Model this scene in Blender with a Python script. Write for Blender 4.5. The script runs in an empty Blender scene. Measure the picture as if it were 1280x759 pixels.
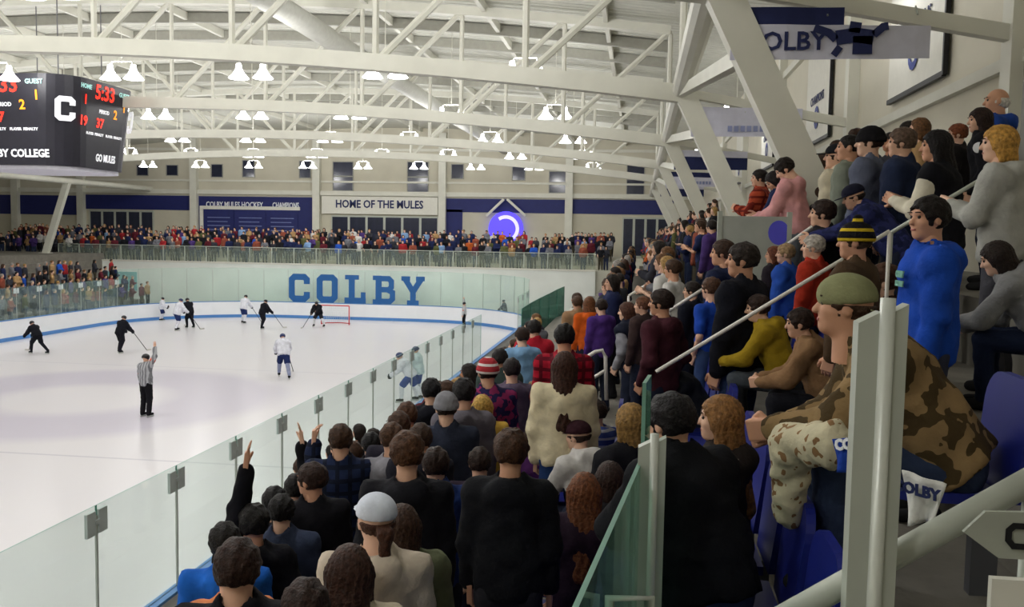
import bpy, math, random
import numpy as np
from mathutils import Matrix, Vector

# ------------------------------------------------------------------ camera, world, exposure
SC = bpy.context.scene
COL = SC.collection
PW, PH, FPX = 1280.0, 759.0, 1150.0
CAM = np.array([0.0, 0.0, 6.0])
YAW, PITCH, ROLL = math.radians(7.83), math.radians(4.34), 0.017
_f = np.array([-math.sin(YAW) * math.cos(PITCH), math.cos(YAW) * math.cos(PITCH), -math.sin(PITCH)])
_r0 = np.array([math.cos(YAW), math.sin(YAW), 0.0])
_u0 = np.cross(_r0, _f)
_r = _r0 * math.cos(ROLL) + _u0 * math.sin(ROLL)
_u = np.cross(_r, _f)


def ray(u, v):
    d = _f + _r * ((u - PW / 2) / FPX) - _u * ((v - PH / 2) / FPX)
    return d / np.linalg.norm(d)


def project(p):
    q = np.asarray(p, float) - CAM
    z = q @ _f
    return PW / 2 + FPX * (q @ _r) / z, PH / 2 - FPX * (q @ _u) / z, z


cam_data = bpy.data.cameras.new('camera')
cam = bpy.data.objects.new('camera', cam_data)
COL.objects.link(cam)
M = Matrix(((_r[0], _u[0], -_f[0], CAM[0]), (_r[1], _u[1], -_f[1], CAM[1]), (_r[2], _u[2], -_f[2], CAM[2]), (0, 0, 0, 1)))
cam.matrix_world = M
cam_data.sensor_width = 36.0
cam_data.sensor_fit = 'HORIZONTAL'
cam_data.lens = FPX / PW * 36.0
cam_data.clip_start, cam_data.clip_end = 0.05, 400
SC.camera = cam

world = bpy.data.worlds.new('world')
SC.world = world
world.use_nodes = True
world.node_tree.nodes['Background'].inputs[0].default_value = (0.9, 0.92, 1.0, 1)
world.node_tree.nodes['Background'].inputs[1].default_value = 0.02
SC.view_settings.view_transform = 'Standard'
SC.view_settings.look = 'None'
SC.view_settings.gamma = 1.0
SC.view_settings.use_curve_mapping = False
SC.view_settings.exposure = 0.0
SC.cycles.use_denoising = True
SC.cycles.max_bounces = 8
SC.cycles.transparent_max_bounces = 24
SC.cycles.diffuse_bounces = 4
LAMP_W = 158.0
GLOW_W = 190.0

RNG = random.Random(7)
NR = np.random.RandomState(3)

# ------------------------------------------------------------------ materials


def lin(h):
    h = h.lstrip('#')
    c = [int(h[i:i + 2], 16) / 255 for i in (0, 2, 4)]
    return tuple((x / 12.92 if x <= .04045 else ((x + .055) / 1.055) ** 2.4) for x in c) + (1,)


MATS = {}


def mat(key, color, rough=.6, metal=0.0, noise=0.06, scale=6.0, bump=0.0, bscale=40.0, emit=0.0, spec=.4):
    """plain procedural surface: colour with a little noise variation and fine bump"""
    if key in MATS:
        return MATS[key]
    m = bpy.data.materials.new(key)
    m.use_nodes = True
    nt = m.node_tree
    b = nt.nodes['Principled BSDF']
    c = lin(color) if isinstance(color, str) else color
    tc = nt.nodes.new('ShaderNodeTexCoord')
    if noise > 0:
        n = nt.nodes.new('ShaderNodeTexNoise')
        n.inputs['Scale'].default_value = scale
        n.inputs['Detail'].default_value = 3
        nt.links.new(tc.outputs['Object'], n.inputs['Vector'])
        r = nt.nodes.new('ShaderNodeValToRGB')
        r.color_ramp.elements[0].position = .3
        r.color_ramp.elements[1].position = .7
        r.color_ramp.elements[0].color = tuple(max(0, x * (1 - noise)) for x in c[:3]) + (1,)
        r.color_ramp.elements[1].color = tuple(min(1, x * (1 + noise)) for x in c[:3]) + (1,)
        nt.links.new(n.outputs['Fac'], r.inputs[0])
        nt.links.new(r.outputs[0], b.inputs['Base Color'])
    else:
        b.inputs['Base Color'].default_value = c
    b.inputs['Roughness'].default_value = rough
    b.inputs['Metallic'].default_value = metal
    b.inputs['Specular IOR Level'].default_value = spec
    if bump > 0:
        n2 = nt.nodes.new('ShaderNodeTexNoise')
        n2.inputs['Scale'].default_value = bscale
        n2.inputs['Detail'].default_value = 2
        nt.links.new(tc.outputs['Object'], n2.inputs['Vector'])
        bp = nt.nodes.new('ShaderNodeBump')
        bp.inputs['Strength'].default_value = bump
        bp.inputs['Distance'].default_value = .01
        nt.links.new(n2.outputs['Fac'], bp.inputs['Height'])
        nt.links.new(bp.outputs[0], b.inputs['Normal'])
    if emit > 0:
        b.inputs['Emission Color'].default_value = c
        b.inputs['Emission Strength'].default_value = emit
        m.cycles.emission_sampling = 'NONE'
    MATS[key] = m
    return m


def cloth(hexc, pattern=None, hex2=None):
    key = 'cloth_' + hexc + (pattern or '') + (hex2 or '')
    if key in MATS:
        return MATS[key]
    m = mat(key, hexc, rough=.9, noise=.16, scale=9, bump=.35, bscale=60, spec=.15)
    if pattern:
        nt = m.node_tree
        b = nt.nodes['Principled BSDF']
        tc = nt.nodes.new('ShaderNodeTexCoord')
        src = b.inputs['Base Color'].links[0].from_socket
        mix = nt.nodes.new('ShaderNodeMixRGB')
        nt.links.new(src, mix.inputs[1])
        mix.inputs[2].default_value = lin(hex2)
        sep = nt.nodes.new('ShaderNodeSeparateXYZ')
        nt.links.new(tc.outputs['Object'], sep.inputs[0])

        def stripes(sock, freq, thr):
            a = nt.nodes.new('ShaderNodeMath'); a.operation = 'MULTIPLY'; a.inputs[1].default_value = freq
            s = nt.nodes.new('ShaderNodeMath'); s.operation = 'SINE'
            g = nt.nodes.new('ShaderNodeMath'); g.operation = 'GREATER_THAN'; g.inputs[1].default_value = thr
            nt.links.new(sock, a.inputs[0]); nt.links.new(a.outputs[0], s.inputs[0]); nt.links.new(s.outputs[0], g.inputs[0])
            return g.outputs[0]
        if pattern == 'plaid':
            a = stripes(sep.outputs[2], 70, .5)
            b2 = stripes(sep.outputs[1], 70, .5)
            mx = nt.nodes.new('ShaderNodeMath'); mx.operation = 'MAXIMUM'
            nt.links.new(a, mx.inputs[0]); nt.links.new(b2, mx.inputs[1])
            fac = mx.outputs[0]
        elif pattern == 'vstripe':
            fac = stripes(sep.outputs[1], 75, 0)
        elif pattern == 'hstripe':
            fac = stripes(sep.outputs[2], 90, .55)
        else:   # camo / floral blotches
            n = nt.nodes.new('ShaderNodeTexNoise')
            n.inputs['Scale'].default_value = 14 if pattern == 'camo' else 22
            n.inputs['Detail'].default_value = 1.5
            nt.links.new(tc.outputs['Object'], n.inputs['Vector'])
            g = nt.nodes.new('ShaderNodeMath'); g.operation = 'GREATER_THAN'
            g.inputs[1].default_value = .52 if pattern == 'camo' else .6
            nt.links.new(n.outputs['Fac'], g.inputs[0])
            fac = g.outputs[0]
        nt.links.new(fac, mix.inputs[0])
        nt.links.new(mix.outputs[0], b.inputs['Base Color'])
    return m


def skin(hexc):
    return mat('skin_' + hexc, hexc, rough=.55, noise=.05, scale=14, spec=.3)


def hairmat(hexc):
    m = mat('hair_' + hexc, hexc, rough=.6, noise=.45, scale=38, bump=1.0, bscale=70, spec=.25)
    return m


def glass_mat(key, tint, gloss=.9, refl=.06):
    if key in MATS:
        return MATS[key]
    m = bpy.data.materials.new(key)
    m.use_nodes = True
    nt = m.node_tree
    nt.nodes.remove(nt.nodes['Principled BSDF'])
    out = nt.nodes['Material Output']
    t = nt.nodes.new('ShaderNodeBsdfTransparent')
    t.inputs[0].default_value = lin(tint)
    g = nt.nodes.new('ShaderNodeBsdfGlossy')
    g.inputs['Roughness'].default_value = .04
    g.inputs['Color'].default_value = (.9, 1, .97, 1)
    fr = nt.nodes.new('ShaderNodeFresnel')
    fr.inputs['IOR'].default_value = 1.35
    mu = nt.nodes.new('ShaderNodeMath'); mu.operation = 'MULTIPLY'; mu.inputs[1].default_value = gloss
    mu.use_clamp = True
    mx = nt.nodes.new('ShaderNodeMixShader')
    nt.links.new(fr.outputs[0], mu.inputs[0])
    nt.links.new(mu.outputs[0], mx.inputs[0])
    nt.links.new(t.outputs[0], mx.inputs[1])
    nt.links.new(g.outputs[0], mx.inputs[2])
    # thin milky diffuse film standing in for whitish reflections and haze
    d = nt.nodes.new('ShaderNodeBsdfDiffuse')
    d.inputs[0].default_value = lin('#e6f7f0')
    mx2 = nt.nodes.new('ShaderNodeMixShader')
    mx2.inputs[0].default_value = refl
    nt.links.new(mx.outputs[0], mx2.inputs[1])
    nt.links.new(d.outputs[0], mx2.inputs[2])
    nt.links.new(mx2.outputs[0], out.inputs[0])
    MATS[key] = m
    return m


WHITE_STEEL = mat('white_steel', '#d9d8cc', .5, noise=.04, scale=2)
ROOF = mat('roof_deck', '#cfcfc4', .7, noise=.05, scale=1.5)
WALL = mat('wall_cream', '#c9c4b2', .8, noise=.04, scale=.8)
WALL2 = mat('wall_pale', '#d6d1c0', .8, noise=.04, scale=.8)
NAVY = mat('navy_paint', '#1c2463', .6, noise=.08, scale=3)
ROYAL = mat('royal_paint', '#1e5c9c', .5, noise=.05)
CONCRETE = mat('concrete', '#77736b', .85, noise=.15, scale=4, bump=.3, bscale=30)
CONCRETE_L = mat('concrete_light', '#c2c0b2', .85, noise=.06, scale=2)
ALU = mat('aluminium', '#b9bdb8', .4, metal=.55, noise=.04, scale=5)
ALU_P = mat('aluminium_painted', '#b5bab0', .45, metal=.15, noise=.04, scale=5)
RAILW = mat('rail_white', '#e4e0da', .4, noise=.03)
BLACK = mat('black_paint', '#131318', .5, noise=.1)
DARKWIN = mat('dark_window_glass', '#2b2f42', .15, noise=.2, scale=2)
BOARD_W = mat('dasher_white', '#eceef2', .35, noise=.02, scale=2)
BOARD_B = mat('dasher_blue', '#4f86c6', .4, noise=.04)
GLASS = glass_mat('rink_glass', '#f7fcfa', .16, .05)
GLASS_F = glass_mat('rink_glass_far', '#f6fcfa', .1, .05)
GLASS_C = glass_mat('guard_glass', '#c4ddd4', .6, .05)
GLASS_E = mat('glass_edge', '#4f8f80', .3, noise=.1)
SEATBLUE = mat('seat_blue', '#1b257c', .4, noise=.06)
BANNERW = mat('banner_cloth', '#cfcfe0', .8, noise=.05)
SIGNW = mat('sign_white', '#e2e0d6', .6, noise=.03)
TXT_NAVY = mat('lettering_navy', '#1b2558', .6, noise=0)
TXT_WHITE = mat('lettering_white', '#eef0f5', .6, noise=0)

# ------------------------------------------------------------------ mesh helpers


class MB:
    def __init__(s):
        s.v, s.f, s.m = [], [], []

    def add(s, vs, fs, mi=0):
        o = len(s.v)
        s.v += [tuple(float(c) for c in p) for p in vs]
        s.f += [tuple(i + o for i in f) for f in fs]
        s.m += [mi] * len(fs)
        return s

    def box(s, x0, x1, y0, y1, z0, z1, mi=0):
        vs = [(x, y, z) for z in (z0, z1) for y in (y0, y1) for x in (x0, x1)]
        return s.add(vs, [(0, 2, 3, 1), (4, 5, 7, 6), (0, 1, 5, 4), (2, 6, 7, 3), (0, 4, 6, 2), (1, 3, 7, 5)], mi)

    def prism(s, poly, d, mi=0):
        """poly: list of 3-D points, extruded along d"""
        n = len(poly)
        d = np.asarray(d, float)
        vs = [np.asarray(p, float) for p in poly] + [np.asarray(p, float) + d for p in poly]
        fs = [tuple(range(n))[::-1], tuple(range(n, 2 * n))]
        fs += [(i, (i + 1) % n, n + (i + 1) % n, n + i) for i in range(n)]
        return s.add(vs, fs, mi)

    def tube(s, pts, r, n=8, mi=0, rz=None, square=False):
        """tube along pts; r radius or list"""
        pts = [np.asarray(p, float) for p in pts]
        k = len(pts)
        rs = r if isinstance(r, (list, tuple)) else [r] * k
        rings = []
        for i in range(k):
            t = pts[min(i + 1, k - 1)] - pts[max(i - 1, 0)]
            t = t / (np.linalg.norm(t) + 1e-9)
            ref = np.array([0, 0, 1.]) if abs(t[2]) < .9 else np.array([0, 1., 0])
            a = np.cross(t, ref); a /= np.linalg.norm(a)
            b = np.cross(a, t)
            off = math.pi / 4 if n == 4 else 0
            rings.append([pts[i] + rs[i] * (a * math.cos(off + 2 * math.pi * j / n) + b * math.sin(off + 2 * math.pi * j / n)) for j in range(n)])
        vs = [p for rg in rings for p in rg]
        fs = []
        for i in range(k - 1):
            for j in range(n):
                fs.append((i * n + j, i * n + (j + 1) % n, (i + 1) * n + (j + 1) % n, (i + 1) * n + j))
        fs.append(tuple(range(n))[::-1])
        fs.append(tuple(range((k - 1) * n, k * n)))
        return s.add(vs, fs, mi)

    def lathe(s, prof, c=(0, 0, 0), n=16, mi=0):
        vs, fs = [], []
        for (r, z) in prof:
            for j in range(n):
                a = 2 * math.pi * j / n
                vs.append((c[0] + r * math.cos(a), c[1] + r * math.sin(a), c[2] + z))
        for i in range(len(prof) - 1):
            for j in range(n):
                fs.append((i * n + j, i * n + (j + 1) % n, (i + 1) * n + (j + 1) % n, (i + 1) * n + j))
        return s.add(vs, fs, mi)

    def arrays(s, V, F, mi=0):
        o = len(s.v)
        s.v += [tuple(p) for p in V.tolist()]
        s.f += [tuple(i + o for i in f) for f in F.tolist()]
        s.m += [mi] * len(F)
        return s

    def mesh(s, name, mats, smooth=False):
        me = bpy.data.meshes.new(name)
        me.from_pydata(s.v, [], s.f)
        for m in (mats if isinstance(mats, (list, tuple)) else [mats]):
            me.materials.append(m)
        if len(set(s.m)) > 1:
            me.polygons.foreach_set('material_index', s.m)
        if smooth:
            me.polygons.foreach_set('use_smooth', [True] * len(s.f))
        me.update()
        return me

    def build(s, name, mats, parent=None, smooth=False, loc=None):
        return link(name, s.mesh(name, mats, smooth), parent, loc)


def link(name, me, parent=None, loc=None):
    o = bpy.data.objects.new(name, me)
    COL.objects.link(o)
    if parent is not None:
        o.parent = parent
    if loc is not None:
        o.location = loc
    return o


def tag(o, label=None, cat=None, group=None, kind=None):
    if label: o['label'] = label
    if cat: o['category'] = cat
    if group: o['group'] = group
    if kind: o['kind'] = kind
    return o


def empty(name, loc=(0, 0, 0), rz=0.0):
    o = bpy.data.objects.new(name, None)
    COL.objects.link(o)
    o.location = loc
    o.rotation_euler = (0, 0, rz)
    o.empty_display_size = .1
    return o


ORD = ['first', 'second', 'third', 'fourth', 'fifth', 'sixth', 'seventh', 'eighth', 'ninth', 'tenth', 'eleventh', 'twelfth']


def text(name, body, size, m, parent, mat4, extrude=.004, align='CENTER', bold=0.0, sx=1.0):
    c = bpy.data.curves.new(name, 'FONT')
    c.body = body
    c.size = size
    c.extrude = extrude
    c.offset = bold
    c.align_x = align
    c.align_y = 'CENTER'
    c.resolution_u = 2
    c.materials.append(m)
    tmp = bpy.data.objects.new(name, c)
    me = bpy.data.meshes.new_from_object(tmp)
    bpy.data.objects.remove(tmp)
    if not me.materials:
        me.materials.append(m)
    o = bpy.data.objects.new(name, me)
    COL.objects.link(o)
    o.parent = parent
    o.matrix_local = mat4 @ Matrix.Diagonal((sx, 1, 1, 1))
    return o


def frame(loc, xdir, ydir):
    """matrix whose local X runs along xdir and local Y along ydir"""
    x = Vector(xdir).normalized(); y = Vector(ydir).normalized(); z = x.cross(y)
    return Matrix(((x.x, y.x, z.x, loc[0]), (x.y, y.y, z.y, loc[1]), (x.z, y.z, z.z, loc[2]), (0, 0, 0, 1)))


def stroke(mb, pts, w, T, depth, closed=False, mi=0):
    """flat stroke along 2-D pts (width w) put in the plane T (3-D origin, xdir, ydir) and made depth thick"""
    o, xd, yd = (np.asarray(a, float) for a in T)
    nd = np.cross(xd, yd)
    P = [np.array(p, float) for p in pts]
    n = len(P)
    L, R = [], []
    for i in range(n):
        if closed:
            a, b, c = P[(i - 1) % n], P[i], P[(i + 1) % n]
        else:
            a, b, c = P[max(i - 1, 0)], P[i], P[min(i + 1, n - 1)]
        d1 = (b - a) if np.linalg.norm(b - a) > 0 else (c - b)
        d2 = (c - b) if np.linalg.norm(c - b) > 0 else (b - a)
        d1 = d1 / np.linalg.norm(d1); d2 = d2 / np.linalg.norm(d2)
        n1 = np.array([-d1[1], d1[0]]); n2 = np.array([-d2[1], d2[0]])
        m = n1 + n2; m /= np.linalg.norm(m)
        k = w / 2 / max(.35, m @ n1)
        L.append(b + m * k); R.append(b - m * k)
    rng = range(n) if closed else range(n - 1)
    for i in rng:
        j = (i + 1) % n
        q = [L[i], R[i], R[j], L[j]]
        mb.prism([o + xd * p[0] + yd * p[1] for p in q], nd * depth, mi)


SLAB = {
    'C': [([(.64, .64), (.64, .8), (.55, .89), (.2, .89), (.11, .8), (.11, .2), (.2, .11), (.55, .11), (.64, .2), (.64, .36)], .22, False)],
    'O': [([(.11, .2), (.2, .11), (.55, .11), (.64, .2), (.64, .8), (.55, .89), (.2, .89), (.11, .8)], .22, True)],
    'L': [([(.25, 0), (.25, 1)], .22, False), ([(0, .1), (.74, .1)], .2, False), ([(.65, .05), (.65, .4)], .17, False), ([(.02, .92), (.5, .92)], .16, False)],
    'B': [([(.2, 0), (.2, 1)], .22, False), ([(0, .92), (.3, .92)], .16, False), ([(0, .08), (.3, .08)], .16, False),
          ([(.1, .9), (.55, .9), (.64, .81), (.64, .6), (.55, .51), (.2, .51)], .19, False), ([(.5, .51), (.68, .42), (.68, .19), (.59, .1), (.1, .1)], .19, False)],
    'Y': [([(.12, .92), (.4, .46)], .2, False), ([(.68, .92), (.4, .46)], .2, False), ([(.4, .5), (.4, .05)], .2, False),
          ([(0, .92), (.3, .92)], .16, False), ([(.5, .92), (.8, .92)], .16, False), ([(.2, .08), (.6, .08)], .16, False)],
}


def slab_letter(ch, h, T, m, parent, depth=.02, wscale=1.0):
    mb = MB()
    o, xd, yd = (np.asarray(a, float) for a in T)
    for k_, (pts, w, cl) in enumerate(SLAB[ch]):
        stroke(mb, [(p[0] * h * wscale, p[1] * h) for p in pts], w * h, (o + np.cross(xd, yd) * .004 * k_, xd, yd), depth, cl)
    return mb.build('letter', m, parent)

# ------------------------------------------------------------------ geometry of the place
XR, XL, YN, YF, RC = -6.2, -32.2, -1.0, 60.0, 8.5
XC, YC = -19.2, 29.5
ROWS = [(-6.05, -4.8, .6)] + [(-4.8 + .8 * k, -4.0 + .8 * k, 1.1 + .5 * k) for k in range(10)]   # right stand treads (x0, x1, z)
CONC_Z = 5.6            # right concourse
WALL_X = 4.35
WALL_L = -56.0
FAR_Y = 70.0
FROWS = [(62.0, 62.9, 3.6), (62.9, 63.7, 3.87), (63.7, 64.5, 4.14), (64.5, FAR_Y, 4.4)]
TRUSS_Y = [1.6, 11.5, 20.0, 29.8, 39.7, 49.6]
LIGHT_Y = [-2.0 + 9 * k + .1 for k in range(8)]  # the last row of bells is added to brighten the far wall


def row_floor(x):
    for i, (a, b, z) in enumerate(ROWS):
        if a <= x < b:
            return i, z
    return (len(ROWS), CONC_Z) if x >= ROWS[-1][1] else (-1, 0.0)


def on_y(u, v, Y):
    d = ray(u, v); return CAM + d * ((Y - CAM[1]) / d[1])


def on_x(u, v, X):
    d = ray(u, v); return CAM + d * ((X - CAM[0]) / d[0])


def on_z(u, v, Z=0.0):
    d = ray(u, v); return CAM + d * ((Z - CAM[2]) / d[2])


def zb(x):
    t = (x - XC) / 20.2
    return 10.27 - 1.3 * t * t


def zt(x):
    t = (x - XC) / 20.2
    return 13.7 - 1.3 * t * t


# ------------------------------------------------------------------ floor, ice
f = MB().box(-58, 6, -8, 72, -.3, -.05).build('floor', CONCRETE)
tag(f, 'grey concrete floor slab under the rink and stands', 'floor', kind='structure')


def rink_outline(inset=0.0, n=10):
    r = RC - inset
    pts = []
    for cx, cy, a0 in ((XR - RC, YF - RC, 0), (XL + RC, YF - RC, 90), (XL + RC, YN + RC, 180), (XR - RC, YN + RC, 270)):
        for i in range(n + 1):
            a = math.radians(a0 + 90 * i / n)
            pts.append((cx + r * math.cos(a), cy + r * math.sin(a)))
    return pts


ICE = bpy.data.materials.new('ice')
ICE.use_nodes = True
nt = ICE.node_tree
b = nt.nodes['Principled BSDF']
b.inputs['Roughness'].default_value = .28
b.inputs['Specular IOR Level'].default_value = .35
geo = nt.nodes.new('ShaderNodeNewGeometry')
sep = nt.nodes.new('ShaderNodeSeparateXYZ')
nt.links.new(geo.outputs['Position'], sep.inputs[0])


def nmath(op, a, b_=None, clamp=False):
    n = nt.nodes.new('ShaderNodeMath'); n.operation = op; n.use_clamp = clamp
    for i, s in enumerate((a, b_)):
        if s is None: continue
        if isinstance(s, (int, float)): n.inputs[i].default_value = s
        else: nt.links.new(s, n.inputs[i])
    return n.outputs[0]


def nband(v, lo, hi, soft):
    a = nmath('DIVIDE', nmath('SUBTRACT', v, lo), soft, True)
    c = nmath('DIVIDE', nmath('SUBTRACT', hi, v), soft, True)
    return nmath('MULTIPLY', a, c)


dx = nmath('SUBTRACT', sep.outputs[0], XC)
dy = nmath('SUBTRACT', sep.outputs[1], YC)
dist = nmath('SQRT', nmath('ADD', nmath('MULTIPLY', dx, dx), nmath('MULTIPLY', dy, dy)))
ring = nband(dist, 2.4, 7.2, 1.1)
line1 = nband(sep.outputs[1], 21.85, 22.0, .04)
line2 = nband(sep.outputs[1], 37.0, 37.12, .04)
line3 = nband(sep.outputs[1], 56.6, 56.66, .02)
noi = nt.nodes.new('ShaderNodeTexNoise'); noi.inputs['Scale'].default_value = .35; noi.inputs['Detail'].default_value = 5
nt.links.new(geo.outputs['Position'], noi.inputs['Vector'])


def nmix(fac, c1, c2):
    n = nt.nodes.new('ShaderNodeMixRGB')
    for i, s in enumerate((fac, c1, c2)):
        if isinstance(s, (int, float)): n.inputs[i].default_value = s
        elif isinstance(s, tuple): n.inputs[i].default_value = s
        else: nt.links.new(s, n.inputs[i])
    return n.outputs[0]


c0 = nmix(noi.outputs['Fac'], lin('#dcd8da'), lin('#d8d5db'))
c1 = nmix(nmath('MULTIPLY', ring, .8), c0, lin('#c3bdcc'))
c2 = nmix(nmath('MULTIPLY', nmath('ADD', line1, line2), .55), c1, lin('#a9a6b4'))
c3 = nmix(nmath('MULTIPLY', line3, .6), c2, lin('#c98a90'))
nt.links.new(c3, b.inputs['Base Color'])
n2 = nt.nodes.new('ShaderNodeTexNoise'); n2.inputs['Scale'].default_value = 1.5; n2.inputs['Detail'].default_value = 8
nt.links.new(geo.outputs['Position'], n2.inputs['Vector'])
bp = nt.nodes.new('ShaderNodeBump'); bp.inputs['Strength'].default_value = .08; bp.inputs['Distance'].default_value = .02
nt.links.new(n2.outputs['Fac'], bp.inputs['Height']); nt.links.new(bp.outputs[0], b.inputs['Normal'])
MATS['ice'] = ICE
mb = MB()
mb.prism([(x, y, -.05) for x, y in rink_outline()], (0, 0, .05))
ice = mb.build('floor_ice', ICE)
tag(ice, 'white ice sheet with a faint lavender centre ring', 'ice', kind='structure')

# ------------------------------------------------------------------ dasher boards and rink glass
boards = empty('rink_boards', (XC, YF, 0))
tag(boards, 'white dasher boards with blue stripes and tall rink glass around the ice', 'boards')
boards_inv = Matrix.Translation((-XC, -YF, 0))


def board_part(mb, name, mats, parent=boards):
    o = mb.build(name, mats, parent)
    if parent is boards:
        o.matrix_parent_inverse = boards_inv
    return o


path = []
y = 0.35
while y < YF - RC - .5:
    path.append((XR, y, 'r')); y += 1.87
for i in range(9):
    a = math.radians(90 * i / 8); path.append((XR - RC + RC * math.cos(a), YF - RC + RC * math.sin(a), 'e' if i > 1 else 'r'))
for i in range(1, 5):
    path.append((XR - RC - (XR - XL - 2 * RC) * i / 5, YF, 'e'))
for i in range(9):
    a = math.radians(90 + 90 * i / 8); path.append((XL + RC + RC * math.cos(a), YF - RC + RC * math.sin(a), 'e' if i < 7 else 'l'))
y = YF - RC - 1.87
while y > 18:
    path.append((XL, y, 'l')); y -= 1.87


def seg_box(mb, p, q, z0, z1, t0, t1, mi=0, end=0.0, z1b=None):
    """box standing on segment p-q, from offset t0 to t1 outwards"""
    p = np.array(p[:2]); q = np.array(q[:2])
    d = (q - p) / np.linalg.norm(q - p)
    nrm = np.array([d[1], -d[0]])
    p = p + d * end; q = q - d * end
    z1b = z1 if z1b is None else z1b
    pts = []
    for (c, zz) in ((p, z1), (q, z1b)):
        pts += [(*(c + nrm * t0), z0), (*(c + nrm * t1), z0), (*(c + nrm * t1), zz), (*(c + nrm * t0), zz)]
    mb.add(pts, [(0, 1, 2, 3)[::-1], (4, 5, 6, 7), (0, 4, 7, 3)[::-1], (1, 2, 6, 5)[::-1], (3, 7, 6, 2)[::-1], (0, 1, 5, 4)[::-1]], mi)


for i in range(len(path) - 1):
    p, q = path[i], path[i + 1]
    mb = MB(); seg_box(mb, p, q, 0.2, 1.07, 0, .1)
    dp = board_part(mb, 'dasher_panel', BOARD_W)
    mb = MB(); seg_box(mb, p, q, 0.0, .2, -.012, .1)
    board_part(mb, 'kick_plate', BOARD_B)
    mb = MB(); seg_box(mb, p, q, 1.07, 1.11, -.02, .14)
    board_part(mb, 'cap_rail', BOARD_B)
    bench = p[2] == 'r' and q[2] == 'r' and 35.5 < p[1] < 47.0
    if bench:
        continue
    far = p[2] == 'e' or q[2] == 'e'
    top = 2.78 if not far else 3.38
    mb = MB(); seg_box(mb, p, q, 1.11, top, .03, .046, 0, .008)
    mb.m = [1, 1, 0, 0, 1, 1]
    board_part(mb, 'glass_pane', [GLASS_F if far else GLASS, GLASS_E])
    # joint: slim strip and the two-plate clip near the top
    pa = np.array(p[:2]); qa = np.array(q[:2]); d = (qa - pa) / np.linalg.norm(qa - pa); n_ = np.array([d[1], -d[0]])
    mb = MB(); c = pa
    mb.prism([(*(c - d * .012 + n_ * .025), 1.11), (*(c + d * .012 + n_ * .025), 1.11), (*(c + d * .012 + n_ * .052), 1.11), (*(c - d * .012 + n_ * .052), 1.11)], (0, 0, top - 1.11 - .12))
    board_part(mb, 'pane_joint', ALU)
    if not far:
        mb = MB()
        for s0, s1 in ((-.2, -.03), (.03, .2)):
            mb.prism([(*(c + d * s0 + n_ * .02), top - .34), (*(c + d * s1 + n_ * .02), top - .34), (*(c + d * s1 + n_ * .058), top - .34), (*(c + d * s0 + n_ * .058), top - .34)], (0, 0, .28))
        mb.prism([(*(c - d * .05 + n_ * .015), top - .22), (*(c + d * .05 + n_ * .015), top - .22), (*(c + d * .05 + n_ * .065), top - .22), (*(c - d * .05 + n_ * .065), top - .22)], (0, 0, .05))
        board_part(mb, 'pane_clip', mat('clip_grey', '#c0caca', .4))
# glass screens behind the benches, stepping up beyond the bench opening
scr = empty('bench_screen', (-5.6, 47.6, 0))
tag(scr, 'teal glass screen angled off behind the bench opening', 'glass screen')
sp = [(-6.05, 47.6, 2.1), (-5.75, 49.3, 2.3), (-5.45, 51, 2.45), (-5.1, 52.7, 2.6), (-4.8, 54.4, 2.75), (-4.5, 56.0, 2.85)]
for i in range(5):
    mb = MB(); seg_box(mb, sp[i], sp[i + 1], .6, sp[i][2], 0, .03, 0, .02, sp[i + 1][2])
    mb.m = [1, 1, 0, 0, 1, 1]
    o = mb.build('glass_pane', [glass_mat('screen_glass', '#8fb5ac', .5, .08), GLASS_E], scr)
    o.matrix_parent_inverse = Matrix.Translation((5.6, -47.6, 0))

# ------------------------------------------------------------------ right stand, mirrored left stand
for side, sgn in (('right', 1), ('left', -1)):
    st = empty('floor_stand_' + side)
    tag(st, 'stepped concrete seating tiers of the %s-hand stand' % side, 'stand', kind='structure')
    for (a, b_, z) in (ROWS if sgn > 0 else ROWS[:7]):
        x0, x1 = (a, b_) if sgn > 0 else (2 * XC - b_, 2 * XC - a)
        y0 = -4 if sgn > 0 else 20
        MB().box(x0, x1 + (.02 if sgn > 0 else 0), y0, 59.0, -.05, z).build('tier_step', CONCRETE, st)
    a = ROWS[-1][1] if sgn > 0 else ROWS[6][1]
    x0, x1 = (a, WALL_X + .3) if sgn > 0 else (WALL_L, 2 * XC - a)
    MB().box(x0, x1, -4 if sgn > 0 else 20, 62.0, -.05, CONC_Z if sgn > 0 else 4.1).build('concourse_slab', CONCRETE, st)

# ------------------------------------------------------------------ far end: base wall with COLBY, tiers, guard rail
fs = empty('floor_far_tiers')
tag(fs, 'stepped standing tiers along the far-end concourse', 'stand', kind='structure')
for (a, b_, z) in FROWS:
    MB().box(-56, 4.6, a, b_ + .02, -.05, z).build('tier_step', CONCRETE_L, fs)
w = MB().box(-42.0, -2.9, 61.75, 61.98, -.05, 3.55).build('wall_far_base', mat('base_wall_paint', '#f1f4ef', .6, noise=.05, scale=.7))
tag(w, 'pale painted wall behind the far boards behind the big blue name', 'wall', kind='structure')
MB().box(-42.0, -2.9, 61.7, 62.02, 3.55, 3.66).build('trim_coping', SIGNW)['kind'] = 'structure'
bpy.data.objects['trim_coping']['label'] = 'white coping along the top of the far base wall'
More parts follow.
